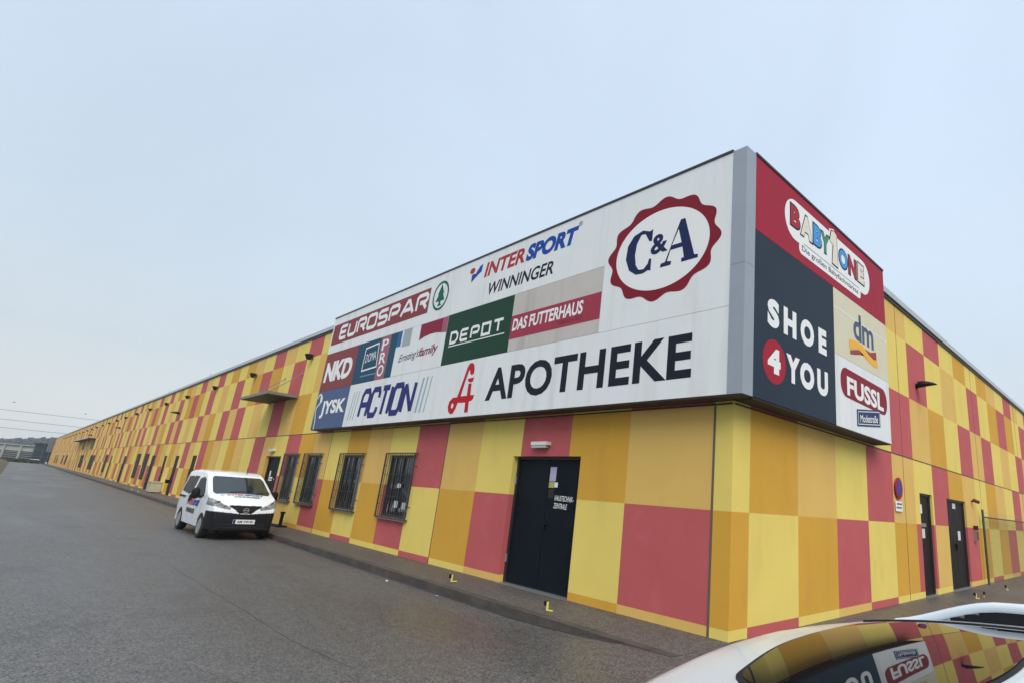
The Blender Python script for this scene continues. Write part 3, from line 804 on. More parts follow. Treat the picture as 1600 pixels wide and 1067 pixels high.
g = G(); flat(g, rect(-3.85, -3.76, 1.735, 1.82), FA, DZ); g.build('sticker', WHITE, d1)
g = G(); flat(g, rect(-4.0, -3.85, 1.55, 1.70), FA, DZ); g.build('sticker', film('brown sticker film', (52, 44, 36), var=.4, vscale=50), d1)
d2 = leaf_door(TA, 19.32, 21.12, 0, 2.25, .14, DOORB, True, 'blue black double steel door behind the van')
g = G()
flat(g, rect(-20.72, -20.56, 1.52, 1.72), FA, DZ); flat(g, rect(-20.72, -20.25, 1.44, 1.50), FA, DZ); flat(g, rect(-20.72, -20.28, 1.36, 1.41), FA, DZ); flat(g, rect(-20.08, -20.03, 1.40, 1.44), FA, DZ)
g.build('notice', WHITE, d2)
d3 = leaf_door(TB, 7.92, 8.88, 0, 2.26, .08, DOORN, False, 'narrow dark brown steel door')
g = G(); flat(g, rect(8.10, 8.55, 1.50, 1.585), FB, -.077); g.build('notice', film('grey notice film', (120, 118, 112)), d3)
g = G(); flat(g, rect(8.20, 8.42, 1.25, 1.46), FB, -.077); g.build('notice', PAPER, d3)
g = G(); g.box((7.90, .002, 1.80), (7.965, .02, 2.0), FB); g.build('notice', WHITE, d3)
d4 = leaf_door(TB, 10.15, 12.05, 0, 2.25, .08, DOORN, True, 'wide dark brown double steel door')
g = G(); flat(g, rect(10.95, 11.25, 2.02, 2.16), FB, -.077); flat(g, rect(11.30, 11.56, 1.20, 1.44), FB, -.077); g.build('notice', PAPER, d4)
g = G(); g.box((11.02, -.079, .95), (11.09, -.04, 1.12), FB); g.tube([FB(11.05, -.03, 1.05), FB(11.2, -.03, 1.05)], .014, 8); g.build('handle', BLACKP, d4)

# ------------------------------------------------------------------ lamps, cameras and small fittings on the walls
def bulkhead(label, s_, z):
    r = empty('wall_lamp', (-s_, 0, z), label, 'wall lamp', 'white bulkhead lamps over the doors')
    g = G(); g.box((-.23, -.11, -.005), (.23, 0.0, .055)); g.build('housing', LAMPW, r, local=True, smooth=30)
    g = G(); g.prism([(-.21, -.10), (.21, -.10), (.19, -.02), (-.19, -.02)], lambda u, d, z_: (u, z_, d), -.055, -.006); g.build('diffuser', mat('frosted lamp glass', (.45, .45, .40), .3), r, local=True)
    return r
bulkhead('white slab wall lamp over the blue black double door by the corner', 4.14, 2.47)
bulkhead('small white wall lamp over the double door behind the van', 20.4, 2.45)
fl = None
where = ['nearest to the sign box', 'above the projecting canopy', 'second left of the canopy', 'above the first curved street lamp', 'third left of the canopy lamp', 'fourth left of the canopy lamp', 'fifth left of the canopy lamp', 'left of the second curved lamp']
names = ['dark floodlight under the roof edge beside the sign box', 'dark floodlight under the roof edge just above the near canopy', 'dark floodlight next left of the one above the near canopy', 'dark floodlight right above the nearest curved arm lamp', 'dark floodlight next left of the nearest curved arm lamp']
for i in range(22):
    s_ = 18.42 + 7.3 * i
    if i < 5: lb = names[i]
    else: lb = 'dark floodlight under the roof edge, %s in the row from the sign box' % (['sixth', 'seventh', 'eighth', 'ninth', 'tenth', 'eleventh', 'twelfth', 'thirteenth', 'fourteenth', 'fifteenth', 'sixteenth', 'seventeenth', 'eighteenth', 'nineteenth', 'twentieth', 'twenty-first', 'twenty-second'][i - 5])
    if fl is None:
        fl = empty('floodlight', (-s_, 0, 5.86), lb, 'floodlight', 'floodlights in a row under the roof edge')
        g = G(); g.box((-.05, -.03, -.08), (.05, 0, .08)); g.tube([(0, -.02, 0), (0, -.20, .02)], .022, 8); g.build('bracket', DARKM, fl, local=True)
        g = G(); g.prism([(-.26, .07), (-.06, .08), (-.08, -.12), (-.18, -.10)], lambda u, d, z: (d, u, z), -.11, .11); g.build('housing', BLACKP, fl, local=True)
    else: copy_tree(fl, (-s_, 0, 5.86), lb)
bl = None
for (T3, loc, rot, lb) in ((0, (0, 8.2, 4.86), 0, 'black curved arm lamp on the short wall above the narrow brown door'),
                           (1, (-42.3, 0, 4.92), -90, 'black curved arm lamp on the long wall left of the near canopy'),
                           (1, (-72.6, 0, 4.92), -90, 'second black curved arm lamp farther down the long wall'),
                           (1, (-103.5, 0, 4.92), -90, 'farthest black curved arm lamp, over the far canopies')):
    if bl is None:
        bl = empty('street_lamp', loc, lb, 'lamp', 'curved arm lamps on the walls')
        g = G(); g.lathe([(.0, 0.0), (.07, 0.0), (.07, .03), (.0, .031)], (0, 0, 0), 'x', 14); g.tube([(0.01, 0, 0), (.04, 0, -.01), (.08, 0, .01), (.14, 0, .03)], .036, 10); g.build('arm', BLACKP, bl, local=True, smooth=40)
        g = G()
        n_ = 14; rings = []
        for i in range(n_ + 1):
            t = i / n_; x_ = .05 + .44 * t
            wd = .13 * math.sin(math.pi * min(1, .16 + .84 * t) ** .8) + .004; hh = .12 * (1 - t) ** .6 + .006
            rings.append([(x_, wd * math.cos(a), .0 + .02 * math.sin(math.pi * t) + hh * math.sin(a) * (1 if math.sin(a) > 0 else .35)) for a in [2 * math.pi * k / 16 for k in range(16)]])
        for r0, r1 in zip(rings, rings[1:]):
            for k in range(16): g.face([r0[k], r0[(k + 1) % 16], r1[(k + 1) % 16], r1[k]])
        g.face(rings[0]); g.face(rings[-1])
        g.build('lamp_head', BLACKP, bl, local=True, smooth=50)
    else: copy_tree(bl, loc, lb, (0, 0, rad(rot)))

g = G(); z_ = G()
cn = empty('canopy', (-20.8, 0, 4.4), 'thin grey canopy slab on tie rods above the double door behind the van', 'canopy', 'wall canopies on the long wall')
g.box((-22.55, 0.0, 4.37), (-18.98, 1.0, 4.43), FA); g.build('slab', mat('dark canopy sheet', (.03, .03, .027), .6, var=.15, vscale=2), cn)
g = G(); g.box((-22.57, 1.001, 4.36), (-18.96, 1.02, 4.46), FA); g.box((-22.57, 0.0, 4.36), (-22.551, 1.0, 4.46), FA); g.box((-18.979, 0.0, 4.36), (-18.96, 1.0, 4.46), FA); g.build('fascia', mat('grey canopy edge', (.16, .16, .15), .5), cn)
for s_ in (21.9, 19.9):
    g = G(); g.tube([FA(-s_, .85, 4.45), FA(-s_ + .75, .0, 5.30)], .013, 8); g.tube([FA(-s_ + .75, .0, 5.30), FA(-s_ + .75, .03, 5.30)], .04, 8); g.build('tie_rod', STEEL, cn)
for k, (s0, s1, lb) in enumerate(((96, 109.9, 'thin dark far canopy over the loading bays, the nearer one'), (110.1, 124, 'thin dark far canopy over the loading bays, the farther one'))):
    cn2 = empty('canopy', (-(s0 + s1) / 2, 0, 4.35), lb, 'canopy', 'wall canopies on the long wall')
    g = G(); g.box((-s1, 0, 4.33), (-s0, .8, 4.40), FA); g.build('slab', mat('dark canopy sheet two', (.045, .045, .045), .6), cn2)
    g = G(); g.box((-s1 - .02, .801, 4.31), (-s0 + .02, .82, 4.43), FA); g.build('fascia', COPE, cn2)
    g = G()
    g.box((-s0 - 2.6, .004, 3.1), (-s0 - .15, .05, 4.32), FA)  # flat dark panel on the wall below the canopy's near end
    g.build('bracket', DARKM, cn2)

# round no-stopping sign and its plate
ns = empty('traffic_sign', (0.05, 6.42, 1.8), 'round blue and red no parking sign above a white plate on the short wall', 'traffic sign')
g = G(); g.lathe([(0, .03), (.225, .03), (.225, .045), (0, .046)], (0, 6.41, 2.27), 'x', 36); g.build('disc', film('sign red film', (150, 30, 45)), ns)
g = G(); g.lathe([(0, .046), (.17, .046), (.17, .049), (0, .0495)], (0, 6.41, 2.27), 'x', 36); g.build('disc_face', film('sign blue film', (62, 62, 130)), ns)
g = G(); stroke(g, [(6.29, 2.39), (6.53, 2.15)], .05, FB, .051); g.build('slash', film('slash red film', (150, 30, 45)), ns)
g = G(); g.box((6.20, .02, 1.79), (6.60, .03, 2.0), FB); g.build('plate', WHITE, ns)
g = G()
for z, u0, u1 in ((1.925, 6.26, 6.53), (1.85, 6.24, 6.56)):
    u = u0
    while u < u1: 
        wq = random.uniform(.02, .05); flat(g, rect(u, u + wq, z, z + .035), FB, .0315); u += wq + .012
g.build('plate_text', BLK, ns)
ic = empty('intercom', (0, 12.75, 1.2), 'dark intercom box on the raspberry panel right of the wide brown door', 'intercom')
g = G(); g.box((12.68, 0, 1.18), (12.83, .09, 1.50), FB); g.build('body', STEEL, ic)
g = G(); g.box((12.70, 0, 1.502), (12.82, .11, 1.62), FB); g.box((12.70, .091, 1.22), (12.81, .095, 1.46), FB); g.build('cover', film('dark red cover', (80, 30, 34)), ic)
ca = empty('security_camera', (0, 12.75, 2.3), 'tiny dark red camera on the apricot wall above the intercom', 'camera')
g = G(); g.tube([FB(12.75, 0, 2.30), FB(12.75, .1, 2.32)], .03, 10); g.build('bracket', DARKM, ca)
g = G(); g.tube([FB(12.70, .08, 2.33), FB(12.86, .16, 2.29)], .05, 12); g.build('housing', film('rust red housing', (110, 50, 40)), ca)

# lightning rods on the roof
for i, (loc, h, lb) in enumerate((((-38.6, .4, 6.6), .75, 'thin lightning rod on the roof, middle of the long side'), ((-52.3, .4, 6.6), .8, 'thin lightning rod on the roof, farther left on the long side'), ((-.4, 12.2, 6.6), .36, 'short lightning rod on the roof of the short side'))):
    g = G(); g.tube([loc, (loc[0], loc[1], loc[2] + h)], .012, 6); g.box((loc[0] - .1, loc[1] - .1, loc[2] - .02), (loc[0] + .1, loc[1] + .1, loc[2] + .06))
    tag(g.build('lightning_rod', STEEL), lb, 'lightning rod', 'lightning rods on the roof')

# wire fence in front of the short wall
fe = empty('wire_fence', (.2, 13.44, 0), 'green grey wire mesh fence with corner post beside the short wall', 'fence')
FPM = mat('dark green fence paint', (.04, .05, .04), .5)
g = G(); g.tube([(.12, 13.44, -.05), (.12, 13.44, 2.07)], .032, 10); g.lathe([(0, 2.07), (.036, 2.07), (.03, 2.10), (0, 2.105)], (.12, 13.44, 0), 'z', 10); g.build('post', FPM, fe)
g = G(); g.tube([(.14, 13.46, 1.885), (.3, 25, 1.87)], .021, 8); g.build('rail', FPM, fe)
g = G(); g.tube([(.14, 13.46, 2.03), (.3, 25, 2.02)], .005, 6); g.build('tension_wire', STEEL, fe)
g = G()
def fx(y): return .14 + (y - 13.46) * .0139
Hm, st = 1.80, .11
n_ = int((25 - 13.5) / st)
for i in range(-int(Hm / st), n_):
    y0 = 13.5 + i * st
    for sgn in (1, -1):
        a, b = (y0, .05), (y0 + Hm, .05 + Hm)
        if sgn < 0: a, b = (y0 + Hm, .05), (y0, .05 + Hm)
        lo, hi = 13.48, 25.0
        def clip(p, q):
            (ya, za), (yb, zb) = p, q
            if ya > yb: (ya, za), (yb, zb) = (yb, zb), (ya, za)
            if yb <= lo or ya >= hi: return None
            if ya < lo: za += (zb - za) * (lo - ya) / (yb - ya); ya = lo
            if yb > hi: zb = za + (zb - za) * (hi - ya) / (yb - ya); yb = hi
            return (ya, za), (yb, zb)
        c_ = clip(a, b)
        if c_: g.tube([(fx(c_[0][0]) + .004 * sgn, c_[0][0], c_[0][1]), (fx(c_[1][0]) + .004 * sgn, c_[1][0], c_[1][1])], .0022, 3, cap=False)
g.build('mesh_panel', mat('green wire', (.13, .14, .08), .5, .3), fe, fixn=False)

# ------------------------------------------------------------------ small things on the ground
mk = None
for (x_, y_, rz, lb) in ((-2.553, -.81, 20, 'yellow angle marker with black knob before the blue black double door'),
                     (-5.31, -.76, 70, 'yellow angle marker with black knob on the pavement left of the door'),
                     (.69, 9.27, 60, 'left yellow angle marker of the pair on the asphalt by the brown doors'),
                     (.74, 9.82, 110, 'right yellow angle marker of the pair on the asphalt by the brown doors'),
                     (.72, 12.5, 75, 'lone yellow angle marker before the wire fence'),
                     (-41.3, -1.0, 40, 'far yellow marker on the pavement by the beige chest'),
                     (-45.3, -.87, 80, 'farthest yellow marker on the pavement left of the beige chest')):
    z0 = 0.0 if x_ < 0 else zg(x_, y_)
    if mk is None:
        mk = empty('ground_marker', (x_, y_, z0), lb, 'marker', 'yellow angle markers along the walls')
        g = G(); g.box((-.013, -.012, 0), (.013, .012, .115)); g.box((.0131, -.013, 0.0), (.095, .013, .012)); g.build('angle', YELLOW, mk, local=True)
        g = G(); g.box((-.05, -.02, .06), (-.0135, .02, .122)); g.build('knob', BLACKP, mk, local=True, smooth=30)
        mk.rotation_euler = (0, 0, rad(rz))
    else: copy_tree(mk, (x_, y_, z0), lb, (0, 0, rad(rz)))
for (x_, y_, lb) in ((-6.45, -1.42, 'scrap of white paper in the gutter, nearer the van'), (-4.75, -1.36, 'scrap of white paper in the gutter, nearer the double door')):
    g = G(); rr_ = random.Random(int(-x_ * 10))
    P_ = [[(x_ + .025 * i + rr_.uniform(-.008, .008), y_ + .02 * j + rr_.uniform(-.008, .008), zg(x_, y_) + .004 + rr_.uniform(0, .022)) for j in range(3)] for i in range(3)]
    for i in range(2):
        for j in range(2): g.face([P_[i][j], P_[i + 1][j], P_[i + 1][j + 1], P_[i][j + 1]])
    tag(g.build('paper_scrap', PAPER), lb, 'litter', 'paper scraps in the gutter')
kb = empty('bollard_stump', (-16.95, -.22, 0), 'short black post stump on a plate at the foot of the wall by the van', 'post')
g = G(); g.box((-.5, -.16, 0), (.32, .12, .045)); g.build('foot_plate', BLACKP, kb, local=True)
g = G(); g.tube([(0, 0, .045), (.02, 0, .40)], .05, 10); g.lathe([(0, .40), (.075, .40), (.075, .46), (0, .47)], (.02, 0, 0), 'z', 12); g.build('stub', BLACKP, kb, local=True, smooth=40)
bx = empty('storage_chest', (-41.6, -.4, 0), 'pale beige chest against the long wall beyond the van', 'chest')
BEI = mat('beige chest paint', (.42, .39, .27), .6, var=.1, vscale=3)
g = G(); g.box((-.45, -.14, .05), (.6, .38, .60)); g.build('body', BEI, bx, local=True)
g = G(); g.box((-.48, -.17, .602), (.63, .39, .66)); g.build('lid', BEI, bx, local=True)
g = G(); g.box((-.4, -.12, 0), (-.3, .3, .049)); g.box((.4, -.12, 0), (.5, .3, .049)); g.build('feet', DARKM, bx, local=True)
mbx = empty('wall_bin', (-38.9, -.2, .66), 'small black bin hung on the wall between far doors', 'bin')
g = G(); g.prism([(-.16, 0), (.16, 0), (.2, .17), (-.2, .17)], lambda u, d, z: (u, d, z), .0, .16); g.build('body', BLACKP, mbx, local=True)
g = G(); g.box((-.21, -.02, .172), (.21, .18, .20)); g.build('lid', BLACKP, mbx, local=True)

# ------------------------------------------------------------------ vehicles
def wheel(parent, x_, y_, r, wd, out):
    g = G()
    y0, y1 = (y_ - wd * out, y_)
    g.lathe([(r * .55, y0), (r * .9, y0), (r, y0 + .03 * out), (r, y1 - .03 * out), (r * .92, y1), (r * .66, y1 - .004 * out), (r * .60, y1 - .05 * out)], (x_, 0, r), 'y', 32)
    w_ = g.build('wheel', RUBBER, parent, local=True, smooth=35)
    g = G()
    g.lathe([(.0, y1 - .045 * out), (r * .585, y1 - .044 * out)], (x_, 0, r), 'y', 28)
    g.build('rim_well', BLACKP, w_, local=True)
    g = G()
    g.lathe([(r * .66, y1 - .004 * out), (r * .63, y1 + .003 * out), (r * .575, y1 - .010 * out), (r * .57, y1 - .03 * out), (r * .60, y1 - .035 * out)], (x_, 0, r), 'y', 28)
    for k in range(6):
        a = 2 * math.pi * k / 6
        ca_, sa_ = math.cos(a), math.sin(a)
        P_ = []
        for (rr, tt) in ((.05, -.024), (.05, .024), (r * .585, .030), (r * .585, -.030)):
            P_.append((x_ + rr * ca_ - tt * sa_, y1 - .008 * out, r + rr * sa_ + tt * ca_))
        Q_ = [(p[0], y1 - .028 * out, p[2]) for p in P_]
        g.face(P_); 
        for i in range(4): g.face([P_[i], P_[(i + 1) % 4], Q_[(i + 1) % 4], Q_[i]])
    g.lathe([(0, y1 + .001 * out), (.055, y1 - .002 * out), (.06, y1 - .03 * out), (0, y1 - .031 * out)], (x_, 0, r), 'y', 16)
    g.build('hub_cap', ALLOY, w_, local=True, smooth=30)
    return w_

class Loft:
    """body shell: stations along x, each a closed half section mirrored in y; faces are handed out to parts by cls()"""
    def __init__(s, X, top, W, zb, rc, crown, tum, belt, ns=18, na=6, nt=14):
        s.X, s.top, s.W, s.zb, s.rc, s.crown, s.tum, s.belt, s.ns, s.na, s.nt = X, top, W, zb, rc, crown, tum, belt, ns, na, nt
    def width(s, x, z):
        w0 = s.W(x); t = max(0.0, z - s.belt)
        lo = max(0.0, s.belt * .75 - z)
        return w0 - s.tum * t ** 1.25 - .10 * lo ** 2
    def half(s, x):
        zt = s.top(x, 0); zb = s.zb(x); rc = min(s.rc(x), (zt - zb) * .45)
        zs = zt - rc
        w1 = s.width(x, zs)
        zedge = s.top(x, w1 - rc)
        zs = zedge - rc * .85
        if zs < zb + .02: zs = zb + .02
        out = []
        for i in range(s.ns + 1):
            z = zb + (zs - zb) * i / s.ns
            out.append((s.width(x, z), z, 's'))
        w1 = s.width(x, zs)
        for i in range(1, s.na + 1):
            a = math.pi / 2 * i / s.na
            out.append((w1 - rc * (1 - math.cos(a)), zs + (s.top(x, w1 - rc) - zs) * math.sin(a), 'a'))
        for i in range(1, s.nt + 1):
            y = (w1 - rc) * (1 - i / s.nt)
            out.append((y, s.top(x, y), 't'))
        return out
    def split(s, cls):
        rows = []
        for x in s.X:
            h = s.half(x)
            rows.append([(x, -p[0], p[1], p[2]) for p in h] + [(x, p[0], p[1], p[2]) for p in h[-2::-1]])
        parts = {}
        for r0, r1 in zip(rows, rows[1:]):
            for i in range(len(r0) - 1):
                q = [r0[i], r1[i], r1[i + 1], r0[i + 1]]
                cx = sum(p[0] for p in q) / 4; cy = sum(p[1] for p in q) / 4; cz = sum(p[2] for p in q) / 4
                k = cls(cx, cy, cz, q[0][3])
                if k is None: continue
                if k in ('side_window', 'cab_window', 'sill', 'window') and q[0][3] != 't': k += '|l' if cy > 0 else '|r'
                if k == 'wheel_arch': k += '|' + ('l' if cy > 0 else 'r') + ('f' if cx > .9 else 'b')
                parts.setdefault(k, G()).face([p[:3] for p in q])
        for r, side in ((rows[0], -1), (rows[-1], 1)):     # end caps, as horizontal strips
            n = len(r)
            for i in range(n // 2):
                a, b, c, d = r[i], r[i + 1], r[n - 2 - i], r[n - 1 - i]
                q = [a, b, c, d]
                k = cls(a[0], 0, (a[2] + b[2]) / 2, 'cap')
                if k is None: continue
                if n - 2 - i == i + 1: parts.setdefault(k, G()).face([p[:3] for p in (a, b, d)])
                else: parts.setdefault(k, G()).face([p[:3] for p in q])
        return parts
def inpoly(pts, x, y):
    r = False; n = len(pts)
    for i in range(n):
        (a, b), (c, d) = pts[i], pts[i - 1]
        if (b > y) != (d > y) and x < (c - a) * (y - b) / (d - b) + a: r = not r
    return r

# ---- the white delivery van (front towards +x)
VS = .94
van = empty('van', (-15.852, -2.04, -.124), 'small white delivery van with dark lower bumper parked at the kerb', 'van')
van.rotation_euler = (0, 0, rad(.54)); van.scale = (1, 1, 1)
vt = [(-2.2, 1.62), (-2.17, 1.72), (-2.1, 1.785), (-1.2, 1.835), (-.2, 1.825), (.15, 1.795), (.40, 1.725), (.7, 1.585), (1.05, 1.415), (1.42, 1.235), (1.5, 1.205), (1.7, 1.135), (1.9, 1.045), (2.02, .97), (2.09, .89), (2.13, .80), (2.165, .66), (2.185, .5), (2.2, .34)]
vw = [(-2.2, .79), (-2.1, .83), (-1.8, .845), (1.3, .845), (1.6, .835), (1.8, .815), (1.95, .775), (2.05, .735), (2.13, .69), (2.2, .62)]
def arc_stations(tab, x0, ds0, ds1):
    out, x = [tab[0][0]], tab[0][0]
    while x < tab[-1][0] - 1e-4:
        sl = abs(interp(tab, x + .001) - interp(tab, x)) / .001
        ds = ds0 if x < x0 else ds1
        x = min(tab[-1][0], x + max(.0008, ds / math.sqrt(1 + sl * sl))); out.append(x)
    return out
vX = [VS * x for x in arc_stations(vt, .3, .03, .014)]
def vtop(x, y):
    x /= VS; y /= VS
    bow = .10 * smooth01((x - .1) / .5)
    return VS * (interp(vt, x + bow * y * y) - .035 * y * y)
vb = lambda x: VS * (.30 if abs(x / VS) < 2.0 else .30 - .0 * x)
vl = Loft(vX, vtop, lambda x: VS * interp(vw, x / VS), lambda x: VS * .27, lambda x: VS * (.11 if x / VS < 1.4 else .07), .03, .17, VS * .95, 44, 8, 40)
arch = lambda x, z: (x - 1.3625) ** 2 + (z - .30) ** 2 < .365 ** 2 or (x + 1.3625) ** 2 + (z - .30) ** 2 < .365 ** 2
side_win = [(-.55, 1.08), (-.50, 1.62), (-1.95, 1.60), (-2.0, 1.14), (-1.0, 1.08)]
cab_win = [(-.38, 1.06), (-.32, 1.56), (.10, 1.62), (.40, 1.57), (.98, 1.20), (1.02, 1.10), (.8, 1.03), (.0, 1.0)]
head = [(.84, 1.10), (.85, .90), (.56, .83), (.36, .80), (.35, .87), (.55, .955), (.75, 1.07)]
def vcls(x, y, z, k):
    x, y, z = x / VS, y / VS, z / VS
    ay = abs(y)
    if k == 'cap' and x > 0: return 'front_bumper'
    if k in 'sa' and arch(x, z) and ay > .5: return 'wheel_arch'
    zt_ = vtop(x * VS, y * VS) / VS
    if .30 < x < 1.46 and k in 'at' and z > 1.165 and z < 1.672:
        lim = .715 - .17 * (z - 1.2)
        u, v = ay / lim, abs(2 * (z - 1.432) / .48)
        if z > 1.192 and u < 1 and v < 1 and (max(0, u - .88) / .12) ** 2 + (max(0, v - .72) / .28) ** 2 < 1: return 'windscreen'
        if z < 1.215 and ay < .66: return 'cowl'
    if k in 'sa':
        if inpoly(side_win, x, z): return 'side_window'
        if inpoly(cab_win, x, z): return 'cab_window'
    if x > 1.3:
        btop = .70 + .05 * smooth01(ay / .8)
        if z < btop and (x > 1.64 or z < .3): return 'front_bumper'
        if inpoly(head, ay, z) and x > 1.55: return 'headlight_l' if y > 0 else 'headlight_r'
        if x > 1.9 and ay < .40 and z < .925 and z > (.86 - .15 * smooth01((.36 - ay) / .24)): return 'grille_panel'
    if z < .38 and k == 's': return 'sill'
    if x < -2.05 and z < .62: return 'rear_bumper'
    return 'body'
vp = vl.split(vcls)
vm = {'body': CARW, 'windscreen': VANGLASS, 'side_window': SIDEGLASS, 'cab_window': SIDEGLASS, 'cowl': BLACKP, 'front_bumper': BLACKP, 'grille_panel': BLACKP, 'headlight_l': LAMPG, 'headlight_r': LAMPG, 'wheel_arch': BLACKP, 'sill': CARW, 'rear_bumper': BLACKP}
vnm = {'headlight_l': 'headlight', 'headlight_r': 'headlight'}
vobj = {}
for k, gg in vp.items():
    kk = k.split('|')[0]
    vobj[k] = gg.build(vnm.get(kk, kk), vm[kk], van, local=True, smooth=32)
g = G(); g.box((-2.0 * VS, -.70 * VS, .2 * VS), (2.1 * VS, .70 * VS, .28 * VS)); g.build('underbody', BLACKP, van, local=True)
for x_ in (1.3625, -1.3625):
    wheel(van, x_ * VS, -.845 * VS, .315 * VS, .2, -1); wheel(van, x_ * VS, .845 * VS, .315 * VS, .2, 1)
for sg in (-1, 1):
    g = G(); cx, cy, cz = .80 * VS, sg * 1.0 * VS, 1.16 * VS
    for (a, b, c) in ((.09, .11, .15),):
        rings = []
        for i in range(9):
            t = -1 + 2 * i / 8; q = max(.05, (1 - t ** 4)) ** .5
            rings.append([(cx + a * q * math.cos(u) * .9, cy + b * q * math.sin(u) * .85, cz + c * t) for u in [2 * math.pi * k / 14 for k in range(14)]])
        for r0, r1 in zip(rings, rings[1:]):
            for k in range(14): g.face([r0[k], r0[(k + 1) % 14], r1[(k + 1) % 14], r1[k]])
        g.face(rings[0]); g.face(rings[-1])
    g.tube([(cx + .02, sg * .80 * VS, 1.08 * VS), (cx, sg * .95 * VS, 1.08 * VS)], .035, 8)
    mo = g.build('mirror', BLACKP, van, local=True, smooth=50)
VR = lambda u, d, z: (u * VS, -(vl.width(u * VS, z * VS) + d), z * VS)        # right side of the van
VF = lambda u, d, z: (vfx(z) * VS + d, u * VS, z * VS)
def vfx(z):
    for (xa, za), (xb, zb_) in zip(vt[::-1], vt[::-1][1:]):
        if za <= z <= zb_: return xa + (xb - xa) * (z - za) / (zb_ - za)
    return 2.2
g = G(); text_into(g, 'INTER', VR, (-.62, .79), (-.59, .96), (.02, .79), .006, .04); g.build('lettering', INR, van, local=True)
g = G(); text_into(g, 'SPORT', VR, (.04, .79), (.07, .96), (.74, .79), .006, .06); flat(g, [(-.80, .78), (-.66, .96), (-.62, .93), (-.76, .78)], VR, .006); g.build('lettering', INB, van, local=True)
g = G(); text_into(g, 'WINNINGER', VR, (-.66, .57), (-.64, .71), (.42, .57), .006, .04); g.build('lettering', film('grey lettering film', (60, 60, 66)), van, local=True)
g = G()                                         # seams, handles, rail
for pts in ([(-.46, .42), (-.44, 1.04), (-.38, 1.58)], [(-1.62, 1.0), (-.48, 1.02)], [(.98, .45), (1.06, .9), (1.04, 1.12)]):
    stroke(g, pts, .012, VR, .004)
g.build('door_seam', film('seam grey', (70, 72, 76)), van, local=True)
for (u, z, hh) in ((-.56, .98, .20), (-.33, .98, .12)):
    g = G(); g.box((u, .004, z - hh / 2), (u + .06, .04, z + hh / 2), VR); g.build('door_handle', BLACKP, van, local=True, smooth=30)
g = G(); g.box((-2.05, .004, .97), (-1.2, .022, 1.02), VR); g.build('slide_rail', BLACKP, van, local=True)
# bonnet lettering lies on the curved bonnet
VB = lambda u, d, z: (z * VS, u * VS, vtop(z * VS, u * VS) + d)
g = G(); text_into(g, 'INTER', VB, (-.40, 1.60), (-.40, 1.50), (.02, 1.60), .007, .03); g.build('lettering', INR, van, local=True)
g = G(); text_into(g, 'SPORT', VB, (.03, 1.60), (.03, 1.50), (.50, 1.60), .007, .05); flat(g, [(-.58, 1.52), (-.53, 1.60), (-.44, 1.52), (-.53, 1.56)], VB, .007); g.build('lettering', INB, van, local=True)
g = G(); text_into(g, 'WINNINGER', VB, (-.26, 1.73), (-.26, 1.65), (.40, 1.73), .007, .03); g.build('lettering', BLACK, van, local=True)
g = G(); g.box((-.26, .0, .44), (.26, .02, .555), lambda u, d, z: (2.185 * VS + d + .012, u * VS, z * VS)); pl = g.build('number_plate', WHITE, van, local=True)
PT = lambda u, d, z: (2.185 * VS + .034 + d, u * VS, z * VS)
g = G(); text_into(g, 'AM YW·81', PT, (-.17, .465), (-.17, .53), (.22, .465), .0, .03); g.build('lettering', BLACK, pl, local=True)
g = G(); flat(g, rect(-.258, -.205, .443, .553), PT, .0); g.build('band', film('plate blue', (40, 50, 110)), pl, local=True)
zc = .80
g = G(); EM = lambda u, d, z: (2.145 * VS + .02 + d, u * VS, z * VS)
for r0, r1, dd in ((.068, .052, 0),):
    stroke(g, ell(0, zc, .062, .062, 28), .018, EM, .002, True)
g.box((-.075, .0, zc - .016), (.075, .008, zc + .016), EM); g.build('badge', ALLOY, van, local=True)
for sg in (-1, 1):
    g = G(); g.lathe([(0, 0), (.05, 0), (.05, .02), (0, .021)], (2.10 * VS, sg * .60 * VS, .36 * VS), 'x', 14); g.build('fog_light', LAMPG, van, local=True)
for sg, hl in ((1, vobj['headlight_l']), (-1, vobj['headlight_r'])):
    for (yy, zz, rr) in ((.66, .965, .062), (.50, .865, .04)):
        xx = 2.2
        while xx > 1.5 and (vtop(xx * VS, yy * VS) / VS < zz or vl.width(xx * VS, zz * VS) / VS < yy + .02): xx -= .005
        g = G(); g.lathe([(0, .012), (rr * .55, .010), (rr, .016), (rr, 0), (0, -.001)], (xx * VS, sg * yy * VS, zz * VS), 'x', 18); g.build('reflector', CHROME, hl, local=True, smooth=40)
g = G()
for z in (.33, .375, .42): g.box((-.52, .0, z), (.52, .012, z + .014), lambda u, d, zz: (2.188 * VS + d, u * VS, zz * VS))
g.build('intake_rib', film('rib grey', (52, 52, 56)), van, local=True)
g = G(); g.tube([(.25 * VS, 0.25, 1.75 * VS), (.18 * VS, .25, 1.97 * VS)], .008, 6); g.build('aerial', BLACKP, van, local=True)
for sg in (-.3, .32):
    g = G(); g.tube([(1.40 * VS, sg, 1.245 * VS), (1.30 * VS, sg + .5, 1.30 * VS)], .008, 6); g.build('wiper', BLACKP, van, local=True)

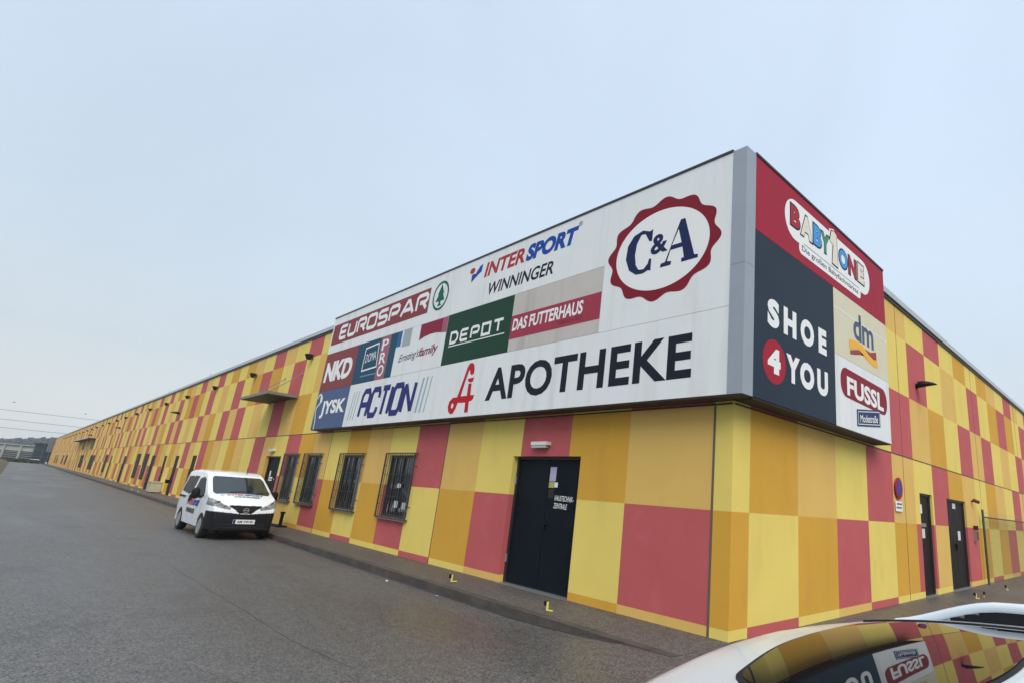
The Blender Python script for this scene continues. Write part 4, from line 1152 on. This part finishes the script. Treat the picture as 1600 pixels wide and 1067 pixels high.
# ---- the white car in the foreground with its glass roof (front towards +x)
CX, CY, CZ = 4.0, -4.97, -.036
car = empty('estate_car', (CX, CY, CZ), 'white estate car with roof rails and dark glass roof in the right foreground', 'car')
car.rotation_euler = (0.042, 0, 0)
def S0(X):
    if X < .45: return 1.353 + .105 * X - .10 * X * X
    return 1.38 + .015 * (X - .45) - .02 * (X - .45) ** 2          # roof line; X from world x = 3.76
ct = [(-1.03, .42), (-1.02, .62), (-.985, .84), (-.92, .98), (-.845, 1.12), (-.765, 1.235), (-.68, 1.283)]
for i in range(0, 181):
    x_ = -.60 + .01 * i; ct.append((x_, S0(x_ + .24)))
ct += [(1.40, 1.315), (1.65, 1.21), (2.15, .985), (2.28, .945), (2.9, .84), (3.1, .74), (3.18, .6), (3.2, .42)]
def ctop(x, y):
    b = 1 - smooth01((x + .62) / .34)
    return interp(ct, x - .22 * b * y * y) - .055 * y * y
cw = [(-1.03, .66), (-.95, .76), (-.7, .81), (-.3, .83), (2.4, .83), (2.8, .78), (3.05, .70), (3.2, .58)]
cX = sorted(set([round(v, 4) for v in [-1.03, -1.025, -1.02, -1.01, -1.0] + [-.99 + .02 * i for i in range(80)] + [.62 + .04 * i for i in range(60)] + [3.0 + .02 * i for i in range(9)] + [3.18, 3.19, 3.2]]))
cX = [v for v in cX if v <= 3.2]
cl = Loft(cX, ctop, lambda x: interp(cw, x), lambda x: .22, lambda x: .07, .03, .42, .86, 20, 8, 26)
carch = lambda x, z: (x - 2.35) ** 2 + (z - .31) ** 2 < .37 ** 2 or (x + .27) ** 2 + (z - .31) ** 2 < .37 ** 2
def ccls(x, y, z, k):
    ay = abs(y)
    if k in 'sa' and carch(x, z) and ay > .45: return 'wheel_arch'
    if k == 't' and 1.44 < x < 2.12 - .12 * ay * ay and ay < .62: return 'windscreen'
    if k == 't' and x < -.80 and .90 < z < 1.20 and ay < .55: return 'rear_window'
    if k == 's' and -.70 < x < 1.95 and .93 < z < min(1.235, .93 + (1.98 - x) * .55) and abs(x - .62) > .04 and abs(x + .18) > .03: return 'side_window'
    if k in 'sa' and x < -.72 and .70 < z < .92 and ay > .6: return 'tail_light_l' if y > 0 else 'tail_light_r'
    if z < .36 and k != 't': return 'sill'
    return 'body'
TAILR = mat('red tail lamp', (.30, .02, .02), .15, spec=.6)
for k, gg in cl.split(ccls).items():
    k = k.split('|')[0]
    gg.build('tail_light' if k.startswith('tail') else k, {'body': PEARL, 'windscreen': CARGLASS, 'rear_window': CARGLASS, 'side_window': CARGLASS, 'wheel_arch': BLACKP, 'sill': BLACKP}.get(k, TAILR), car, local=True, smooth=35)
# glass panel: outline in car coordinates (x from CX, y from CY), laid on the roof curve
def outline():
    out = []
    x0, x1, hy = 3.49 - CX, 3.985 - CX, .425
    N_ = 40
    front = []
    for i in range(N_ + 1):
        y = -hy + 2 * hy * i / N_
        t = abs(y) / hy
        front.append((x0 + .035 * t * t + .085 * max(0, (t - .75) / .25) ** 2.2 + (.035 * smooth01(t) if y < 0 else 0), y))
    return front, x1, hy
front, gx1, hy = outline()
def patch(g, grow, d0, d1, mi=0):
    """a slab following the roof between heights d0 and d1, edges grown by grow"""
    fr = []
    for x_, y in front:
        fr.append((x_ - grow, y * (hy + grow) / hy))
    nx = 24
    def P_(i, j, d):
        xa, y = fr[j]; x_ = xa + (gx1 + (-.10 if y < 0 else .06) * (y / hy) ** 2 + grow - xa) * i / nx
        return (x_, y, ctop(x_, y) + d)
    nj = len(fr) - 1
    for i in range(nx):
        for j in range(nj):
            g.face([P_(i, j, d1), P_(i + 1, j, d1), P_(i + 1, j + 1, d1), P_(i, j + 1, d1)], mi)
    for j in range(nj):
        for i in (0, nx): g.face([P_(i, j, d0), P_(i, j + 1, d0), P_(i, j + 1, d1), P_(i, j, d1)], mi)
    for i in range(nx):
        for j in (0, nj): g.face([P_(i, j, d0), P_(i + 1, j, d0), P_(i + 1, j, d1), P_(i, j, d1)], mi)
g = G(); patch(g, .011, -.01, .0025); ro = g.build('roof_seal', BLACKP, car, local=True, smooth=35)
g = G(); patch(g, .0, -.01, .005); g.build('glass_roof', CARGLASS, car, local=True, smooth=35)
for sg in (-1, 1):
    g = G()
    pts = [(x_, sg * .487, ctop(x_, .487) + .0005) for x_ in [-.52 + .06 * i for i in range(30)]]
    g.tube(pts, .0055, 8); g.build('roof_ditch', BLACKP, car, local=True, smooth=60)
    g = G()
    pts, rs = [], []
    for i in range(44):
        x_ = -.45 + .0405 * i if sg > 0 else -.30 + .0365 * i
        lift = .055 * smooth01((x_ + (.45 if sg > 0 else .32)) / .30) * smooth01((1.34 - x_) / .2)
        pts.append((x_, sg * .585, ctop(min(x_, 1.34), .56) - .012 + lift)); rs.append(.0145)
    g.tube(pts, .016, 12, rs=rs); rl = g.build('roof_rail', PEARL, car, local=True, smooth=60)
    g = G()  # black filler strip stands in for the dark gap under the rail
    for i in range(len(pts) - 1):
        a, b = pts[i], pts[i + 1]
        if i < 3: continue
        za, zb_ = ctop(a[0], .56) - .03, ctop(b[0], .56) - .03
        g.box((a[0], a[1] - .008, za), (b[0], a[1] + .008, min(a[2], b[2]) - .008))
    g.build('rail_gap_strip', BLACKP, rl, local=True)
for x_ in (2.35, -.27):
    wheel(car, x_, -.82, .31, .2, -1); wheel(car, x_, .82, .31, .2, 1)
g = G(); g.box((-.95, -.7, .17), (3.0, .7, .25)); g.build('underbody', BLACKP, car, local=True)
for sg in (-1, 1):
    g = G(); g.tube([(1.75, sg * .80, .95), (1.75, sg * .92, .97)], .03, 8)
    g.lathe([(.02, -.06), (.085, -.03), (.09, .02), (.04, .06)], (1.75, sg * .97, .99), 'x', 14); g.build('mirror', PEARL, car, local=True, smooth=50)
    g = G(); g.prism([(3.0, .62), (2.7, .68), (2.55, .74), (2.95, .73)], lambda u, d, z: (u, sg * (cl.width(u, z) + d), z), -.02, .006); g.build('headlight', LAMPG, car, local=True)

# ------------------------------------------------------------------ far background, left
def plainbox(name, a, b, m, parent): 
    g = G(); g.box(a, b); return g.build(name, m, parent)
PALE = mat('pale industrial cladding', (.42, .42, .37), .7, var=.08, vscale=.3)
ib = empty('industrial_building', (-266, -22, -.5), 'pale flat roofed industrial building with shutter gates at the road end', 'building')
plainbox('wall', (-285, -52, -.7), (-262, -2.1, 4.7), PALE, ib)
g = G()
for y in (-2.3, -5.7, -9.3, -12.9, -16.5, -20.1): g.box((-261.95, y - .2, -.6), (-261.5, y + .2, 4.65))
g.build('pilaster', mat('pale column', (.36, .35, .30), .7), ib)
g = G(); g.box((-285.2, -52.2, 4.71), (-261.4, -1.9, 4.95)); g.build('parapet', COPE, ib)
SHUT = mat('dark shutter glass', (.02, .025, .035), .2); SHB = mat('shutter bar', (.35, .35, .36), .5)
for y in (-3.9, -7.5, -11.1, -14.7, -18.3):
    o_ = plainbox('gate', (-261.9, y - 1.4, .1), (-261.7, y + 1.4, 3.0), SHUT, ib)
    g = G()
    for k in range(5): g.box((-261.69, y - 1.36, .35 + .55 * k), (-261.65, y + 1.36, .47 + .55 * k))
    g.build('bar', SHB, o_)
gb = empty('glass_office', (-245, 1, -.5), 'dark glass fronted office block between industrial hall and long hall', 'building')
plainbox('wall', (-256, -3.1, -.7), (-240, 6.0, 5.3), mat('dark teal glass', (.015, .035, .045), .08), gb)
g = G()
for y in (-3.05, -1.2, .2, 1.1, 2.6, 4.2): g.box((-239.99, y, -.6), (-239.85, y + .10, 5.28))
for z in (1.6, 3.4): g.box((-239.99, -2.9, z), (-239.9, 5.95, z + .06))
g.build('mullion', mat('grey mullion', (.10, .13, .15), .4), gb)
g = G(); g.box((-256.2, -3.3, 5.31), (-239.7, 6.2, 5.6)); g.build('parapet', DARKM, gb)
eb = empty('end_sign_box', (-214, -.5, 3), 'grey projecting sign box at the far end of the long hall', 'sign box')
plainbox('box', (-216.5, -1.1, 3.1), (-213.25, 1.2, 6.9), mat('dark end cladding', (.12, .125, .135), .6), eb)
plainbox('soffit', (-216.4, -1.05, 3.0), (-213.3, 1.1, 3.09), DARKM, eb)

def leafy(name, boxes, n, size, m, label, cat, group=None, kind=None):
    g = G(); rnd = random.Random(hash(label) % 999)
    for _ in range(n):
        a, b = rnd.choice(boxes)
        p_ = Vector([rnd.uniform(a[i], b[i]) for i in range(3)])
        u = Vector((rnd.gauss(0, 1), rnd.gauss(0, 1), rnd.gauss(0, 1))).normalized(); v = u.orthogonal().normalized(); q = u.cross(v)
        s_ = size * rnd.uniform(.6, 1.3)
        g.face([p_ + v * s_, p_ + q * s_ * .6, p_ - v * s_, p_ - q * s_ * .6])
    return tag(g.build(name, m, fixn=False), label, cat, group, kind)
HED = mat('hedge leaves', (.035, .055, .018), .8, var=.5, vscale=1.5)
leafy('hedge', [((-216.5, -24, -.5), (-214.2, -.5, .75))], 5000, .22, HED, 'low dark green hedge across the end of the road', 'hedge')
# earth bank on the left of the far road
BANK = mat('brown bank soil', (.11, .085, .055), .95, var=.5, vscale=.9, bump=.7, bscale=6, dirt=((.05, .065, .02), .5, (1, 1, 1), .45, .65, .9))
g = G(); rnd = random.Random(7); rows = []
for i in range(70):
    x_ = -205 + i * 2.2
    rows.append([(x_, -6.85 - q + rnd.uniform(-.05, .05), -.15 + h * (1 + .25 * rnd.uniform(-1, 1))) for q, h in ((0, 0), (.35, .25), (.9, .5), (1.8, .65), (3.2, .7), (6, .6), (12, .3), (25, -.5))])
for r0, r1 in zip(rows, rows[1:]):
    for a in range(7): g.face([r0[a], r1[a], r1[a + 1], r0[a + 1]])
tag(g.build('earth_bank', BANK, smooth=60), kind='structure')

# two parked cars before the far building
def small_car(label, loc, rz, m):
    r = empty('parked_car', loc, label, 'car', 'cars parked before the far buildings')
    r.rotation_euler = (0, 0, rad(rz))
    tab = [(-2.05, .5), (-2.0, .95), (-1.7, 1.25), (-1.0, 1.43), (.2, 1.42), (.95, .98), (1.8, .85), (2.0, .7), (2.05, .4)]
    wt = [(-2.05, .7), (-1.8, .82), (1.7, .82), (2.05, .65)]
    lf = Loft([-2.05 + .1 * i for i in range(42)], lambda x, y: interp(tab, x) - .03 * y * y, lambda x: interp(wt, x), lambda x: .22, lambda x: .1, .03, .35, .85, 8, 4, 6)
    def cc(x, y, z, k):
        if (k == 's' and .9 < z < 1.3 and -1.7 < x < .8) or (k == 't' and .25 < x < .9): return 'window'
        return 'body'
    for k, gg in lf.split(cc).items(): gg.build(k.split('|')[0], {'body': m, 'window': CARGLASS}[k.split('|')[0]], r, local=True, smooth=35)
    for x_ in (-1.3, 1.25):
        for sg in (-1, 1): wheel(r, x_, sg * .8, .3, .2, sg)
small_car('white car parked before the shutter gates of the pale industrial building', (-252, -12.8, -.55), 90, CARW)
small_car('white car parked before the dark glass office block', (-234, -1.6, -.55), 80, CARW)

# wooded ridge
RIDGE = mat('wooded ridge', (.03, .04, .035), .9, var=.45, vscale=.03)
g = G(); rnd = random.Random(3)
prof = lambda y: 15.5 + 3.5 * math.sin(y * .017 + 1) + 2.2 * math.sin(y * .06) - 6 * smooth01((y - 8) / 40)
ny, rows = 150, []
for i in range(ny):
    y = -420 + i * 4.2
    h = prof(y)
    rows.append([(-760, y, -.9), (-790, y, h * .45 + rnd.uniform(-1, 1)), (-830, y, h * .85 + rnd.uniform(-1.2, 1.2)), (-860, y, h + rnd.uniform(-1.4, 1.6)), (-900, y, h * .9 + rnd.uniform(-1, 1)), (-1000, y, -.9)])
for r0, r1 in zip(rows, rows[1:]):
    for a in range(5): g.face([r0[a], r1[a], r1[a + 1], r0[a + 1]])
tag(g.build('hills', RIDGE, smooth=80), kind='structure')
leafy('ridge_wood', [((-862, y, prof(y) * .55), (-800, y + 5, prof(y) * 1.0)) for y in range(-300, 90, 5)], 9000, 2.2, mat('ridge foliage', (.028, .038, .03), .9, var=.5, vscale=.05), 'far wood along the ridge above the industrial building', 'wood', None, 'stuff')

# overhead cables with birds
for i, (z, lb) in enumerate(((17.2, 'uppermost overhead cable crossing behind the far end of the hall'), (13.9, 'middle overhead cable crossing behind the far end of the hall'), (11.0, 'lowest overhead cable crossing behind the far end of the hall'))):
    g = G(); g.tube([(-300, y, z + .00012 * (y - 10) ** 2 - .3) for y in range(-120, 130, 10)], .065, 6)
    tag(g.build('power_cable', DARKM), lb, 'cable', 'overhead cables')
def bird(loc, lb):
    g = G(); x_, y, z = loc
    g.tube([(x_, y - .32, z), (x_, y - .1, z + .02), (x_, y + .15, z + .03), (x_, y + .3, z + .04)], .08, 8, rs=[.02, .09, .08, .03])
    for sg in (-1, 1): g.prism([(y - .12, 0), (y + .12, 0), (y + .03, .5), (y - .08, .48)], lambda u, d, q: (x_ + sg * q, u, z + .03 + d + .25 * q), 0, .012)
    tag(g.build('bird', BLACKP), lb, 'bird', 'birds over the cables')
bird((-250, -10.5, 16.9), 'tiny dark bird in the sky at the left edge')
bird((-250, 5.6, 15.9), 'tiny dark bird in the sky above the end of the hall')

# ------------------------------------------------------------------ air
hz = bpy.data.materials.new('haze'); hz.use_nodes = True
hn = hz.node_tree.nodes; hn.remove(hn['Principled BSDF'])
pv = hn.new('ShaderNodeVolumePrincipled')
pv.inputs['Color'].default_value = (.86, .93, 1, 1); pv.inputs['Density'].default_value = .00045; pv.inputs['Anisotropy'].default_value = .2
hz.node_tree.links.new(pv.outputs[0], hn['Material Output'].inputs['Volume'])
g = G(); g.box((-1310, -1310, -2.0), (1310, 1310, 34))
tag(g.build('haze', hz), kind='stuff')
